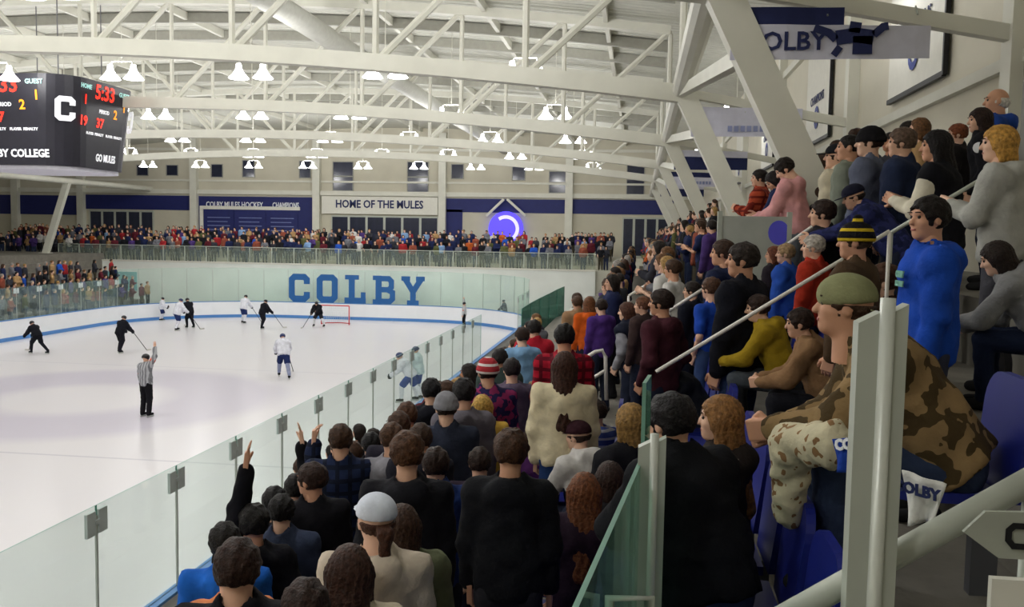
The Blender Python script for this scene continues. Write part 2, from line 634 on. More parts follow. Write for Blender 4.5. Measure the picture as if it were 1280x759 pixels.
# the painted name, one block letter each
sign = empty('name_lettering', (-20, YF, 1.6))
tag(sign, 'big blue slab-serif COLBY lettering on the far-end glass', 'lettering')
y0L = YF + .012
p0 = on_y(361, 377, y0L); p1 = on_y(531, 377, y0L); ph = on_y(361, 342, y0L)
h = ph[2] - p0[2]
wtot = p1[0] - p0[0]
for i, ch in enumerate('COLBY'):
    T = ((p0[0] + wtot * i * .2075, y0L, p0[2]), (1, 0, 0), (0, 0, 1))
    o = slab_letter(ch, h, T, ROYAL, sign, depth=.02, wscale=wtot * .165 / (.78 * h))
    o.matrix_parent_inverse = Matrix.Translation((20, -YF, -1.6))
# teal painted advert on the left of the wall
ad = MB().box(0, 2.9, -.02, .0, 0, 1.35).build('wall_advert', mat('advert_teal', '#8fc6c9', .6, noise=.15, scale=1.2), loc=(-38.6, 61.72, 1.45))
tag(ad, 'faded teal advert panel low on the far base wall', 'panel')

rail = empty('guard_rail', (-22, 62.05, 3.66))
tag(rail, 'glass guard rail with pale posts in front of the far-end crowd', 'railing')
rg = glass_mat('rail_glass', '#f4f5ef', .15, .1)
x = -42.0
pane_me = MB().box(.03, 1.60, -.006, .006, .05, 1.0).mesh('rail_pane', rg)
post_me = MB().box(-.03, .03, -.03, .03, 0, 1.06).mesh('rail_post', ALU_P)
while x < -3.2:
    link('glass_pane', pane_me, rail, (x + 22, 0, 0))
    link('rail_post', post_me, rail, (x + 22, 0, 0))
    x += 1.63
MB().box(-20, 19.1, -.035, .035, 1.04, 1.09).build('top_rail', ALU_P, rail)

# ------------------------------------------------------------------ walls
wf = MB().box(-57, 6, FAR_Y, FAR_Y + .3, 0, 14.2).build('wall_far', WALL)
tag(wf, 'cream panelled far end wall of the arena', 'wall', kind='structure')
wr = MB().box(WALL_X, WALL_X + .3, -6, FAR_Y, 0, 13.5).build('wall_right', WALL2)
tag(wr, 'cream side wall behind the right-hand concourse', 'wall', kind='structure')
wl = MB().box(WALL_L - .3, WALL_L, -6, FAR_Y, 0, 13.5).build('wall_left', WALL2)
tag(wl, 'cream side wall behind the left-hand stand', 'wall', kind='structure')
wn = MB().box(-57, 6, -8, -7.7, 0, 14.2).build('wall_near', WALL)
tag(wn, 'cream end wall behind the viewer', 'wall', kind='structure')


def wall_rect(u0, u1, v0, v1, Y):
    a = on_y((u0 + u1) / 2, v0, Y); b_ = on_y((u0 + u1) / 2, v1, Y)
    x0 = on_y(u0, (v0 + v1) / 2, Y)[0]; x1 = on_y(u1, (v0 + v1) / 2, Y)[0]
    return x0, x1, b_[2], a[2]


# girts and columns of the far wall
k = 1
for (za, zb_, d) in ((8.75, 9.1, .25), (9.75, 9.9, .12), (12.2, 12.4, .15)):
    o = MB().box(WALL_L, WALL_X, FAR_Y - d, FAR_Y, za, zb_).build('trim_%d' % k, WHITE_STEEL); k += 1
    tag(o, 'horizontal white girt across the far wall, %s up' % ORD[k - 2], 'beam', kind='structure')
for i, u in enumerate((20, 102, 243, 396, 553, 711)):
    x = on_y(u, 260, FAR_Y - .2)[0]
    o = MB().box(x - .28, x + .28, FAR_Y - .45, FAR_Y, 4.4, 13.6).build('column_%d' % (i + 1), WHITE_STEEL)
    tag(o, 'white steel wall column on the far wall, %s counted from the scoreboard side' % ORD[i], 'column', kind='structure')
# navy band pieces
for i, (u0, u1, v0, v1) in enumerate(((0, 97, 244, 268), (107, 238, 244, 262), (249, 391, 246, 300), (558, 706, 249, 266), (714, 842, 250, 268), (556, 578, 262, 300))):
    x0, x1, z0, z1 = wall_rect(u0, u1, v0, v1, FAR_Y)
    z0 = max(z0, 4.66)
    o = MB().box(x0, x1, FAR_Y - .06, FAR_Y - .002, z0, z1).build('wall_band_%d' % (i + 1), NAVY)
    tag(o, ['navy band high on the far wall behind the left truss legs', 'navy band on the far wall between the two left columns', 'tall navy panel wall carrying white lettering',
            'navy band on the far wall above the glowing round sign', 'navy band on the far wall nearest the right-hand truss legs', 'narrow navy upright beside the entrance column'][i], 'wall band', kind='structure')
# records panel on the navy wall
x0, x1, z0, z1 = wall_rect(255, 374, 262, 296, FAR_Y)
rp = empty('records_panel', (x0, FAR_Y - .07, z0))
tag(rp, 'navy boards with white print in a white frame on the far wall', 'sign board')
W_, H_ = x1 - x0, z1 - z0
MB().box(-.3, W_ + .1, -.06, 0, H_ - .02, H_ + .25).build('frame_head', SIGNW, rp)
MB().box(-.3, 0, -.06, 0, 0, H_).build('frame_side', SIGNW, rp)
for i in range(3):
    pb = MB().box(.05 + i * W_ / 3, W_ / 3 - .1 + i * W_ / 3, -.05, 0, 0, H_ - .05).build('board', NAVY, rp)
    for j in range(4):
        MB().box(.35 + i * W_ / 3, W_ / 3 - .6 + i * W_ / 3 + .2 * (j % 2), -.055, -.05, .5 + j * .32, .56 + j * .32).build('print_line', mat('print_grey', '#7c86b4', .7), pb)
z_txt = on_y(310, 256.5, FAR_Y)[2]
xa, xb = on_y(257, 256, FAR_Y)[0], on_y(330, 256, FAR_Y)[0]
hd = empty('wall_heading', (xa, FAR_Y - .07, z_txt))
tag(hd, 'line of white capital lettering along the top of the navy panel wall', 'lettering')
text('lettering', 'COLBY MULES HOCKEY', .62, TXT_WHITE, hd, frame(((xb - xa) / 2, 0, 0), (1, 0, 0), (0, 0, 1)), .01, bold=.01, sx=.72)
xc_ = (on_y(341, 256, FAR_Y)[0] + on_y(374, 256, FAR_Y)[0]) / 2
text('lettering', 'CHAMPIONS', .62, TXT_WHITE, hd, frame((xc_ - xa, 0, 0), (1, 0, 0), (0, 0, 1)), .01, bold=.01, sx=.62)
# HOME OF THE MULES sign and entrance doors
x0, x1, z0, z1 = wall_rect(402, 547, 246, 268, FAR_Y - .3)
hs = empty('entrance_sign', (x0, FAR_Y - .3, z0))
tag(hs, 'white HOME OF THE MULES sign above the far entrance doors', 'sign')
MB().box(0, x1 - x0, -.0, .28, 0, z1 - z0).build('sign_board', SIGNW, hs)
text('lettering', 'HOME OF THE MULES', .84, TXT_NAVY, hs, frame(((x1 - x0) / 2, -.01, (z1 - z0) * .55), (1, 0, 0), (0, 0, 1)), .01, bold=.022, sx=.86)
ndoor = 1
for (ua, ub, vt, n) in ((414, 548, 270, 6), (112, 192, 263, 5), (778, 836, 272, 4)):
    xa = on_y(ua, 280, FAR_Y - .1)[0]; xb = on_y(ub, 280, FAR_Y - .1)[0]; ztop = on_y((ua + ub) / 2, vt, FAR_Y - .1)[2]
    for i in range(n):
        wdt = (xb - xa) / n
        dd = empty('door_%d' % ndoor, (xa + wdt * i, FAR_Y - .12, 4.4)); ndoor += 1
        tag(dd, 'dark glass door, %s of the bank %s' % (ORD[i], {414: 'under the entrance sign', 112: 'under the left navy band', 778: 'behind the right truss legs'}[ua]), 'door', kind='structure')
        hh = ztop - 4.4
        MB().box(.09, wdt - .09, .02, .06, .1, hh - .12).build('pane', DARKWIN, dd)
        mb = MB().box(0, .09, 0, .1, 0, hh).box(wdt - .09, wdt, 0, .1, 0, hh).box(.09, wdt - .09, 0, .1, hh - .12, hh).box(.09, wdt - .09, 0, .1, 0, .1)
        mb.build('frame', ALU_P, dd)
# windows
nw = 1
for (u0, u1, v0, v1) in ((171, 186, 206, 220), (208, 223, 206, 220), (264, 279, 205, 222), (303, 319, 200, 222), (374, 389, 201, 223), (416, 442, 202, 239), (509, 536, 202, 241),
                         (564, 580, 205, 224), (640, 657, 207, 226), (686, 711, 214, 242), (783, 806, 204, 245)):
    x0, x1, z0, z1 = wall_rect(u0, u1, v0, v1, FAR_Y)
    we = empty('window_%d' % nw, (x0, FAR_Y - .02, z0))
    tag(we, 'dark %s window high in the far wall, %s counted from the scoreboard' % ('tall' if v1 - v0 > 25 else 'small square', ORD[nw - 1]), 'window', kind='structure'); nw += 1
    ww, hh = x1 - x0, z1 - z0
    MB().box(.06, ww - .06, -.01, .02, .06, hh - .06).build('pane', DARKWIN, we)
    MB().box(0, .06, -.05, .02, 0, hh).box(ww - .06, ww, -.05, .02, 0, hh).box(.06, ww - .06, -.05, .02, 0, .06).box(.06, ww - .06, -.05, .02, hh - .06, hh).build('window_frame', mat('window_frame_grey', '#9a9a92', .6), we)
    if v1 - v0 > 25:
        MB().box(.06, ww - .06, -.03, 0, hh * .48, hh * .52).build('transom', MATS['window_frame_grey'], we)
# glowing round sign and the inverted V braces
c = on_y(632, 286, FAR_Y - .4)
ns = empty('round_sign', (c[0], FAR_Y - .35, c[2]))
tag(ns, 'glowing violet-blue round sign on the far wall', 'sign')
R_ = 1.32
NEON = mat('sign_glow_blue', '#4a3cf0', .5, noise=0, emit=1.6)
NEON2 = mat('sign_glow_pale', '#b9b4ff', .5, noise=0, emit=1.3)
mb = MB(); mb.prism([(R_ * math.cos(a), 0, R_ * math.sin(a)) for a in np.linspace(0, 2 * math.pi, 33)[:-1]], (0, .3, 0)); mb.build('disc', NEON, ns)
mb = MB()
stroke(mb, [(.95 * R_ * math.cos(a) * .72, .95 * R_ * math.sin(a) * .72) for a in np.linspace(2.2, -.9, 14)], .26, ((0, -.01, 0), (1, 0, 0), (0, 0, 1)), .01); mb.build('crescent', NEON2, ns)
for i, ((ua, va), (ub, vb)) in enumerate((((630, 249), (608, 270)), ((634, 249), (657, 270)))):
    a, b_ = on_y(ua, va, FAR_Y - .5), on_y(ub, vb, FAR_Y - .5)
    o = MB().tube([a, b_], .13, 4).build('wall_brace', WHITE_STEEL)
    tag(o, 'white slanting wall brace, the one leaning %s over the round sign' % ('left' if i == 0 else 'right'), 'brace')

# right wall: columns, girt, boards
for i, Y in enumerate(TRUSS_Y):
    o = MB().box(WALL_X - .22, WALL_X, Y - .16, Y + .16, CONC_Z, 12.6).build('column_%d' % (10 + i), WHITE_STEEL)
    tag(o, 'white steel column on the right-hand wall, %s from the viewer' % ORD[i], 'column', kind='structure')
for i, (z0, z1, d) in enumerate(((8.05, 8.2, .1), (10.9, 11.1, .12))):
    o = MB().box(WALL_X - d, WALL_X, -5, FAR_Y, z0, z1).build('trim_%d' % (k + i), WHITE_STEEL)
    tag(o, '%s girt running along the right-hand wall' % ('lower' if i == 0 else 'upper'), 'beam', kind='structure')
o = MB().box(WALL_X - .3, WALL_X - .003, 10.2, 10.75, CONC_Z, 8.0).build('pilaster', mat('pilaster_grey', '#8e8c86', .7), None)
tag(o, 'grey pilaster on the right-hand wall above the white-haired man', 'pilaster')
for i, (y0, y1) in enumerate(((14.2, 17.2), (22.4, 25.4), (31.5, 34.5), (40.5, 43.5))):
    wb = empty('wall_banner', (WALL_X - .06, y0, 8.45))
    tag(wb, 'white championship board with black edge on the right-hand wall, %s from the viewer' % ORD[i], 'banner', 'boards along the right wall')
    MB().box(-.03, .02, 0, y1 - y0, 0, 2.3).build('board', SIGNW, wb)
    MB().box(-.05, .02, -.06, 0, -.06, 2.3).box(-.05, .02, 0, y1 - y0, -.08, 0).build('edging', BLACK, wb)
    text('lettering', 'CHAMPIONS', .3, TXT_NAVY, wb, frame((-.045, (y1 - y0) / 2, 1.0), (0, -1, 0), (0, 0, 1)), .004, bold=.004)
    mb = MB()
    stroke(mb, [(.22 * math.cos(a), .22 * math.sin(a)) for a in np.linspace(0, 2 * math.pi, 13)[:-1]], .12, ((-.045, (y1 - y0) / 2, .55), (0, -1, 0), (0, 0, 1)), .006, True)
    mb.build('emblem', mat('emblem_blue', '#4a5596', .7), wb)

# ------------------------------------------------------------------ roof deck, joists, trusses
XE = .78
xs = [WALL_L - .3, 2 * XC - XE] + list(np.linspace(2 * XC - XE, XE, 17)[1:-1]) + [XE, WALL_X + .3]


def zroof(x):
    if x > XE: return zt(XE) + .3 - (x - XE) * .12
    if x < 2 * XC - XE: return zt(XE) + .3 - (2 * XC - XE - x) * .06
    return zt(x) + .3


mb = MB()
vs = [(x, yy, zroof(x) + dz) for dz in (0, .15) for yy in (-8, FAR_Y + .3) for x in xs]
n = len(xs)
fsq = [(i, i + 1, n + i + 1, n + i) for i in range(n - 1)] + [(2 * n + i, 3 * n + i, 3 * n + i + 1, 2 * n + i + 1) for i in range(n - 1)]
mb.add(vs, fsq)
deck = mb.build('ceiling', ROOF)
tag(deck, 'pale ribbed metal roof deck arching over the rink', 'ceiling', kind='structure')
wv = ROOF.node_tree.nodes.new('ShaderNodeTexWave'); wv.bands_direction = 'Y'; wv.inputs['Scale'].default_value = .9
g2 = ROOF.node_tree.nodes.new('ShaderNodeNewGeometry')
ROOF.node_tree.links.new(g2.outputs['Position'], wv.inputs['Vector'])
bp = ROOF.node_tree.nodes.new('ShaderNodeBump'); bp.inputs['Strength'].default_value = .9; bp.inputs['Distance'].default_value = .06
ROOF.node_tree.links.new(wv.outputs['Fac'], bp.inputs['Height'])
ROOF.node_tree.links.new(bp.outputs[0], ROOF.node_tree.nodes['Principled BSDF'].inputs['Normal'])
# secondary beams along the length and across the bays
kk = 1
for i, x in enumerate([-1.25 - 3.9 * q for q in range(9, -1, -1)]):
    o = MB().box(x - .07, x + .07, -7, FAR_Y, zroof(x) - .3, zroof(x) - .02).build('beam_%d' % kk, WHITE_STEEL); kk += 1
    tag(o, 'white purlin running lengthwise under the roof deck, %s from the left stand' % ORD[i], 'beam', kind='structure')
BEAMG = mat('beam_grey', '#9d9c92', .6)
for i, Y in enumerate([Y0 + d for Y0 in TRUSS_Y for d in (3.0, 6.0)]):
    mb = MB()
    for xa, xb in zip(xs[1:-2], xs[2:-1]):
        mb.add([(xa, Y - .08, zroof(xa) - .38), (xb, Y - .08, zroof(xb) - .38), (xb, Y + .08, zroof(xb) - .38), (xa, Y + .08, zroof(xa) - .38),
                (xa, Y - .08, zroof(xa) - .03), (xb, Y - .08, zroof(xb) - .03), (xb, Y + .08, zroof(xb) - .03), (xa, Y + .08, zroof(xa) - .03)],
               [(3, 2, 1, 0), (0, 1, 5, 4), (1, 2, 6, 5), (2, 3, 7, 6), (3, 0, 4, 7), (4, 5, 6, 7)])
    o = mb.build('beam_%d' % kk, BEAMG); kk += 1
    tag(o, 'grey cross beam under the roof deck between two trusses, number %s down the hall' % (ORD[i] if i < 12 else 'beyond twelve'), 'beam', 'grey cross beams under the deck', kind='structure')


def bar(mb, a, b_, wx, wz, mi=0):
    """rectangular bar a-b, wx wide along Y, wz deep"""
    a = np.array(a, float); b_ = np.array(b_, float)
    t = b_ - a; t /= np.linalg.norm(t)
    yv = np.array([0, 1., 0]) if abs(t[1]) < .9 else np.array([1., 0, 0])
    up = np.cross(t, yv); up /= np.linalg.norm(up); yv = np.cross(up, t)
    pts = [c + sy * yv * wx / 2 + su * up * wz / 2 for c in (a, b_) for sy, su in ((-1, -1), (1, -1), (1, 1), (-1, 1))]
    mb.add(pts, [(0, 1, 2, 3), (7, 6, 5, 4), (0, 4, 5, 1), (1, 5, 6, 2), (2, 6, 7, 3), (3, 7, 4, 0)], mi)
    return mb


XJ = XE
for ti, Y in enumerate(TRUSS_Y):
    tr = empty('roof_truss', (XC, Y, 9))
    tag(tr, 'white arched roof truss with slanting end legs, %s from the viewer' % ORD[ti], 'truss', 'arched trusses over the rink')
    inv = Matrix.Translation((-XC, -Y, -9))

    def tp(mb, name, m=WHITE_STEEL):
        o = mb.build(name, m, tr); o.matrix_parent_inverse = inv; return o
    xs2 = np.linspace(2 * XC - XJ, XJ, 13)
    for nm, fz, dep in (('bottom_chord', zb, .36), ('top_chord', zt, .28)):
        mb = MB()
        fine = np.linspace(2 * XC - XJ, XJ, 25)
        for xa, xb in zip(fine[:-1], fine[1:]):
            bar(mb, (xa, Y, fz(xa)), (xb, Y, fz(xb)), .3, dep)
        tp(mb, nm)
    for j, x in enumerate(xs2):
        tp(MB().tube([(x, Y, zb(x) + .1), (x, Y, zt(x) - .1)], .075, 6), 'web_post')
        if j < len(xs2) - 1:
            x2 = xs2[j + 1]
            a, b_ = ((x, zb(x)), (x2, zt(x2))) if j >= 6 else ((x, zt(x)), (x2, zb(x2)))
            tp(MB().tube([(a[0], Y, a[1]), (b_[0], Y, b_[1])], .085, 6), 'web_diagonal')
    for s in (1, -1):
        jx = XC + s * (XJ - XC); bx_ = XC + s * (2.5 - XC)
        tp(bar(MB(), (jx - s * .05, Y, zb(XJ) + .25), (bx_, Y, CONC_Z if s > 0 else 4.1), .34, .4), 'end_leg')
        # brace from the leg to the next joint down the hall
        if ti < len(TRUSS_Y) - 1:
            lx = jx + (bx_ - jx) * .24; lz = zb(XJ) - (zb(XJ) - CONC_Z) * .24
            tp(bar(MB(), (lx, Y, lz), (jx, TRUSS_Y[ti + 1], zb(XJ) + .05), .16, .2), 'leg_brace')
        wx = WALL_X - .1 if s > 0 else WALL_L + .1
        tp(bar(MB(), (jx + s * .1, Y, zb(XJ) + .02), (wx, Y, 8.38 if s > 0 else 8.6), .16, .18), 'wall_tie')
for s in (1, -1):
    jx = XC + s * (XJ - XC)
    z0_ = CONC_Z if s > 0 else 4.1
    lg = empty('slanting_leg', (XC + s * (2.5 - XC), 59.0, z0_))
    tag(lg, 'white slanting steel leg farthest down the %s-hand side' % ('right' if s > 0 else 'left'), 'column')
    bar(MB(), (0, 0, 0), (jx - XC - s * (2.5 - XC), 0, zb(XJ) - z0_), .34, .4).build('leg_shaft', WHITE_STEEL, lg)
    MB().box(-.35, .35, -.3, .3, 0, .04).build('base_plate', WHITE_STEEL, lg)
    o = MB().tube([(jx, -5, zb(XJ) + .1), (jx, FAR_Y, zb(XJ) + .1)], .2, 12).build('eave_girder', WHITE_STEEL)
    tag(o, 'round white girder along the %s truss ends' % ('right' if s > 0 else 'left'), 'girder')
dct = MB()
dct.tube([(-10.3, 15, 12.3), (-10.3, FAR_Y - .5, 12.3)], .34, 14)
o = dct.build('air_duct', mat('duct_grey', '#c6c6be', .6), smooth=True)
tag(o, 'round grey air duct running down the hall under the roof', 'duct')

# hanging cloth banners between truss legs and right wall
BN = [('white', 'COLBY'), ('white', None), ('navy', None), ('white', None), ('navy', None)]
for i, (colr, txt) in enumerate(BN):
    Y = TRUSS_Y[i + 1] + .0
    bnr = empty('hanging_banner', (1.0, Y - .14, 8.1))
    tag(bnr, ['long white COLBY banner with navy figure hung nearest the viewer', 'pale banner with faint blue print behind the nearest one', 'navy banner with white lower half, third down the row of truss legs',
              'pale banner fourth down the row of truss legs', 'navy banner farthest down the row of truss legs'][i], 'banner', 'banners hung between truss legs and wall')
    L = 2.25
    N = 14
    mb = MB()
    for a in range(N):
        xa, xb = L * a / N, L * (a + 1) / N
        wa, wb_ = .012 * math.sin(a * 1.3), .012 * math.sin((a + 1) * 1.3)
        ha, hb = .62 - .05 * a / N, .62 - .05 * (a + 1) / N
        cut = .20
        for (l0, l1a, l1b, mi) in ((0, ha - cut, hb - cut, 0), (None, ha, hb, 1)):
            za, zb2 = (0, 0) if l0 == 0 else (ha - cut, hb - cut)
            mi2 = mi if colr == 'white' else 1 - mi
            if mi == 1 and i == 1: mi2 = 0
            if mi == 1 and a > N * .55 and i == 0: continue
            mb.add([(xa, wa, za), (xb, wb_, zb2), (xb, wb_, l1b), (xa, wa, l1a), (xa, wa + .006, za), (xb, wb_ + .006, zb2), (xb, wb_ + .006, l1b), (xa, wa + .006, l1a)],
                   [(0, 1, 2, 3), (7, 6, 5, 4), (0, 4, 5, 1), (3, 2, 6, 7), (0, 3, 7, 4), (1, 5, 6, 2)], mi2)
    mb.build('banner_cloth', [BANNERW, mat('banner_navy', '#1d2555', .8)], bnr)
    if txt:
        text('lettering', txt, .3, TXT_NAVY, bnr, frame((.62, -.02, .2), (1, 0, 0), (0, 0, 1)), .003, bold=.006)
        mb = MB()
        for pts, w_ in (([(.95, .36), (1.12, .30), (1.2, .22)], .09), ([(1.2, .24), (1.42, .27), (1.62, .24)], .17), ([(1.62, .27), (1.72, .36), (1.78, .37)], .09), ([(1.4, .3), (1.42, .42)], .13), ([(1.5, .26), (1.5, .05)], .22), ([(1.25, .14), (1.18, .04)], .08)):
            stroke(mb, pts, w_, ((0, -.02, 0), (1, 0, 0), (0, 0, 1)), .004)
        mb.build('print_figure', TXT_NAVY, bnr)
    elif i in (1, 3):
        mb = MB()
        for q in range(9):
            mb.box(.75 + q * .13, .84 + q * .13, -.02, -.016, .1, .22)
        mb.build('print_blocks', mat('print_blue', '#8f97c0', .8), bnr)
    for xx in (.1, 1.1, 2.1):
        MB().tube([(xx, 0, .5), (xx, .1, .62)], .012, 5).build('hanging_tie', ALU, bnr)
# left banners behind the scoreboard side legs
for i in range(2):
    Y = TRUSS_Y[4 + i]
    bnr = empty('hanging_banner', (2 * XC - 3.6, Y - .14, 8.42))
    tag(bnr, 'navy banner hung between the left-hand truss legs, %s of two' % ORD[i], 'banner', 'banners hung at the left legs')
    MB().box(0, 2.2, 0, .01, 0, .58).build('banner_cloth', MATS['banner_navy'], bnr)

# ------------------------------------------------------------------ bell lights
BELL = mat('bell_glow', '#ffffff', .5, noise=0, emit=5.0)
bell_prof = [(.07, .40), (.09, .26), (.16, .14), (.29, 0.0), (.27, -.015), (.02, -.005)]
bell_me = MB().lathe(bell_prof, n=14).mesh('bell', BELL, True)
cap_me = MB().lathe([(.0, .44), (.06, .43), (.06, .33), (.0, .32)], n=10).mesh('ballast', WHITE_STEEL)
yoke_me = MB().tube([(-.36, 0, .4), (-.3, 0, .5), (.3, 0, .5), (.36, 0, .4)], .02, 6).mesh('yoke', WHITE_STEEL)
rod_me = MB().tube([(0, 0, .5), (0, 0, 1.9)], .012, 5).mesh('rod', WHITE_STEEL)
spot_d = bpy.data.lights.new('bell_lamp', 'SPOT')
spot_d.energy = LAMP_W
spot_d.spot_size = math.radians(128)
spot_d.spot_blend = .55
spot_d.shadow_soft_size = .25
spot_d.color = (1.0, .99, .985)

dim_d = bpy.data.lights.new('wall_bell_glow', 'POINT')
dim_d.energy = 30
dim_d.shadow_soft_size = .25
glow_d = bpy.data.lights.new('bell_glow', 'POINT')
glow_d.energy = GLOW_W
glow_d.shadow_soft_size = .25
glow_d.color = (1.0, .99, .975)


def bell_light(x, y, z, label, group, lit=True):
    o = empty('bell_light', (x, y, z))
    tag(o, label, 'ceiling light', group)
    for s in (-1, 1):
        bo = link('bell', bell_me, o, (s * .36, 0, 0))
        link('ballast', cap_me, bo)
    link('yoke', yoke_me, o)
    MB().tube([(0, 0, .5), (0, 0, zroof(x) - z - .006)], .012, 5).build('rod', WHITE_STEEL, o)
    if not lit:
        l = bpy.data.objects.new('bell_glow_lamp', dim_d)
        COL.objects.link(l); l.parent = o; l.location = (0, 0, -.2)
        return
    l = bpy.data.objects.new('lamp', spot_d)
    COL.objects.link(l); l.parent = o; l.location = (0, 0, -.12)
    l = bpy.data.objects.new('bell_glow_lamp', glow_d)      # light leaving the translucent bells sideways and upwards
    COL.objects.link(l); l.parent = o; l.location = (0, 0, .2)


for r, Y in enumerate(LIGHT_Y):
    for c_ in range(9):
        x = -3.2 - 3.9 * c_
        bell_light(x, Y, 10.25, 'twin bell light, %s from the right in the %s row from the viewer' % (ORD[c_], ORD[r]), 'twin bell lights over the rink')
    if r > 1 and r % 2 == 0:
        bell_light(3.3, Y, 10.4, 'twin bell light beside the right-hand wall in the %s row' % ORD[r], 'twin bell lights by the wall', False)

# ------------------------------------------------------------------ scoreboard
SBX, SBY, Z0, Z1, HT, HB = -19.7, 28.7, 7.9, 10.7, 2.15, 1.9
sb = empty('scoreboard', (SBX, SBY, Z0))
tag(sb, 'black four-sided hanging scoreboard with rounded corners and red digits', 'scoreboard')
RCN = 1.0


def rsq(hs, r, n=6):
    pts = []
    for cx, cy, a0 in ((1, 1, 0), (-1, 1, 90), (-1, -1, 180), (1, -1, 270)):
        for i in range(n + 1):
            a = math.radians(a0 + 90 * i / n)
            pts.append((cx * (hs - r) + r * math.cos(a), cy * (hs - r) + r * math.sin(a)))
    return pts


SBH = Z1 - Z0
a, b_ = rsq(HB, RCN), rsq(HT, RCN)
n = len(a)
mb = MB().add([(x, y, 0) for x, y in a] + [(x, y, SBH) for x, y in b_], [tuple(range(n))[::-1], tuple(range(n, 2 * n))] + [(i, (i + 1) % n, n + (i + 1) % n, n + i) for i in range(n)])
mb.build('cabinet', mat('scoreboard_black', '#23222c', .45, noise=.1), sb)
a = rsq(HB - .1, RCN - .1)
mb = MB().add([(x, y, -.12) for x, y in a] + [(x, y, 0) for x, y in a], [tuple(range(n))[::-1], tuple(range(n, 2 * n))] + [(i, (i + 1) % n, n + (i + 1) % n, n + i) for i in range(n)])
mb.build('underside_rim', mat('rim_pale', '#c9c8d2', .5), sb)
mb = MB()
for sx in (-1, 1):
    for sy in (-1, 1):
        mb.tube([(sx * 1.2, sy * 1.2, SBH), (sx * 1.2, sy * 1.2, 5.9)], .02, 5)
mb.build('hanging_cable', mat('cable_grey', '#6d6d70', .5), sb)
LED_R = mat('led_red', '#ff3020', .5, noise=0, emit=1.4)
LED_O = mat('led_orange', '#ff9a20', .5, noise=0, emit=1.0)
LED_W = mat('led_white', '#f2f2f6', .5, noise=0, emit=.45)
LED_T = mat('led_label', '#a9dcd8', .5, noise=0, emit=.3)
for nx, ny in ((0, -1), (1, 0), (0, 1), (-1, 0)):
    nv = np.array([nx, ny, 0.]); xd = np.array([-ny, nx, 0.])
    upv = nv * (HT - HB) + np.array([0, 0, SBH]); upv /= np.linalg.norm(upv)

    def at(s, z):
        hh = HB + (HT - HB) * z / SBH
        return tuple(nv * (hh + .012) + xd * s + np.array([0, 0, z]))

    def T_(body, s, z, size, m, nm='lettering', sx=1.0, bold=.0):
        text(nm, body, size * .84, m, sb, frame(at(s, z * .836), xd, upv), .004, bold=bold, sx=sx)
    T_('5:33', -.1, 2.92, .78, LED_R, 'clock_digits', bold=.012)
    T_('GUEST', 1.0, 3.05, .24, LED_T, bold=.006)
    T_('HOME', -1.15, 3.05, .24, LED_T, bold=.006)
    T_('1', 1.05, 2.55, .5, LED_O, 'score_digit', bold=.008)
    T_('1', -1.15, 2.55, .5, LED_R, 'score_digit', bold=.008)
    T_('PERIOD', -.1, 2.22, .2, LED_W, bold=.005)
    T_('2', .55, 2.2, .5, LED_O, 'period_digit', bold=.008)
    T_('19', -1.2, 1.75, .5, LED_R, 'shots_digits', bold=.01)
    T_('37', -.3, 1.75, .5, LED_R, 'shots_digits', bold=.01)
    T_('PLAYER  PENALTY    PLAYER  PENALTY', 0, 1.32, .14, LED_W, bold=.005)
    T_('COLBY COLLEGE' if nx == 0 else 'GO MULES', .15, .42, .4, LED_W, sx=.92 if nx == 0 else .7, bold=.01)
for sx, sy in ((1, -1), (1, 1), (-1, -1), (-1, 1)):
    nv = np.array([sx, sy, 0.]) / math.sqrt(2); xd = np.array([-nv[1], nv[0], 0])
    rr = (HT - RCN) * math.sqrt(2) + RCN - .055
    upv = nv * (HT - HB) * 1.4 + np.array([0, 0, SBH]); upv /= np.linalg.norm(upv)
    o = slab_letter('C', .76, (nv * (rr - .02) + np.array([0, 0, 1.38]) - xd * .3, xd, upv), LED_W, sb, .03, 1.05)

# ------------------------------------------------------------------ goal
GX, GY = XC, 56.6
goal = empty('hockey_goal', (GX, GY, 0))
tag(goal, 'red-framed hockey goal with white netting at the far end', 'goal')
RED = mat('goal_red', '#c8343a', .4)
for s in (-1, 1):
    MB().tube([(s * .92, 0, 0), (s * .92, 0, 1.22)], .035, 8).build('post', RED, goal)
MB().tube([(-.92, 0, 1.22), (.92, 0, 1.22)], .035, 8).build('crossbar', RED, goal)
MB().tube([(-.92, 0, .03), (-.75, .7, .03), (0, 1.0, .03), (.75, .7, .03), (.92, 0, .03)], .03, 6).build('base_frame', RED, goal)
mb = MB()
for t in np.linspace(-1, 1, 13):
    back = (.75 * t, 1.0 - .3 * abs(t), .03); top = (.85 * t, .45, 1.18)
    mb.tube([back, top, (.92 * t, 0, 1.22)], .008, 4)
for zz in np.linspace(.1, 1.15, 8):
    k_ = zz / 1.2
    mb.tube([(-.92, 0, zz), (-.78, .7 - .35 * k_, zz), (0, 1.0 - .5 * k_, zz), (.78, .7 - .35 * k_, zz), (.92, 0, zz)], .008, 4)
mb.build('netting', mat('net_white', '#dcdcdc', .8), goal)

# ------------------------------------------------------------------ figures: implicit surfaces turned into meshes
A = np.array


def smin(a, b_, k):
    h = np.clip(.5 + .5 * (b_ - a) / k, 0, 1)
    return b_ + (a - b_) * h - k * h * (1 - h)


def rc(P, a, b_, ra, rb):
    a = A(a, np.float32); ab = A(b_, np.float32) - a
    q = P - a
    t = np.clip((q @ ab) / (ab @ ab + 1e-9), 0, 1)
    return np.sqrt(((q - t[:, None] * ab) ** 2).sum(1)) - (ra + (rb - ra) * t)


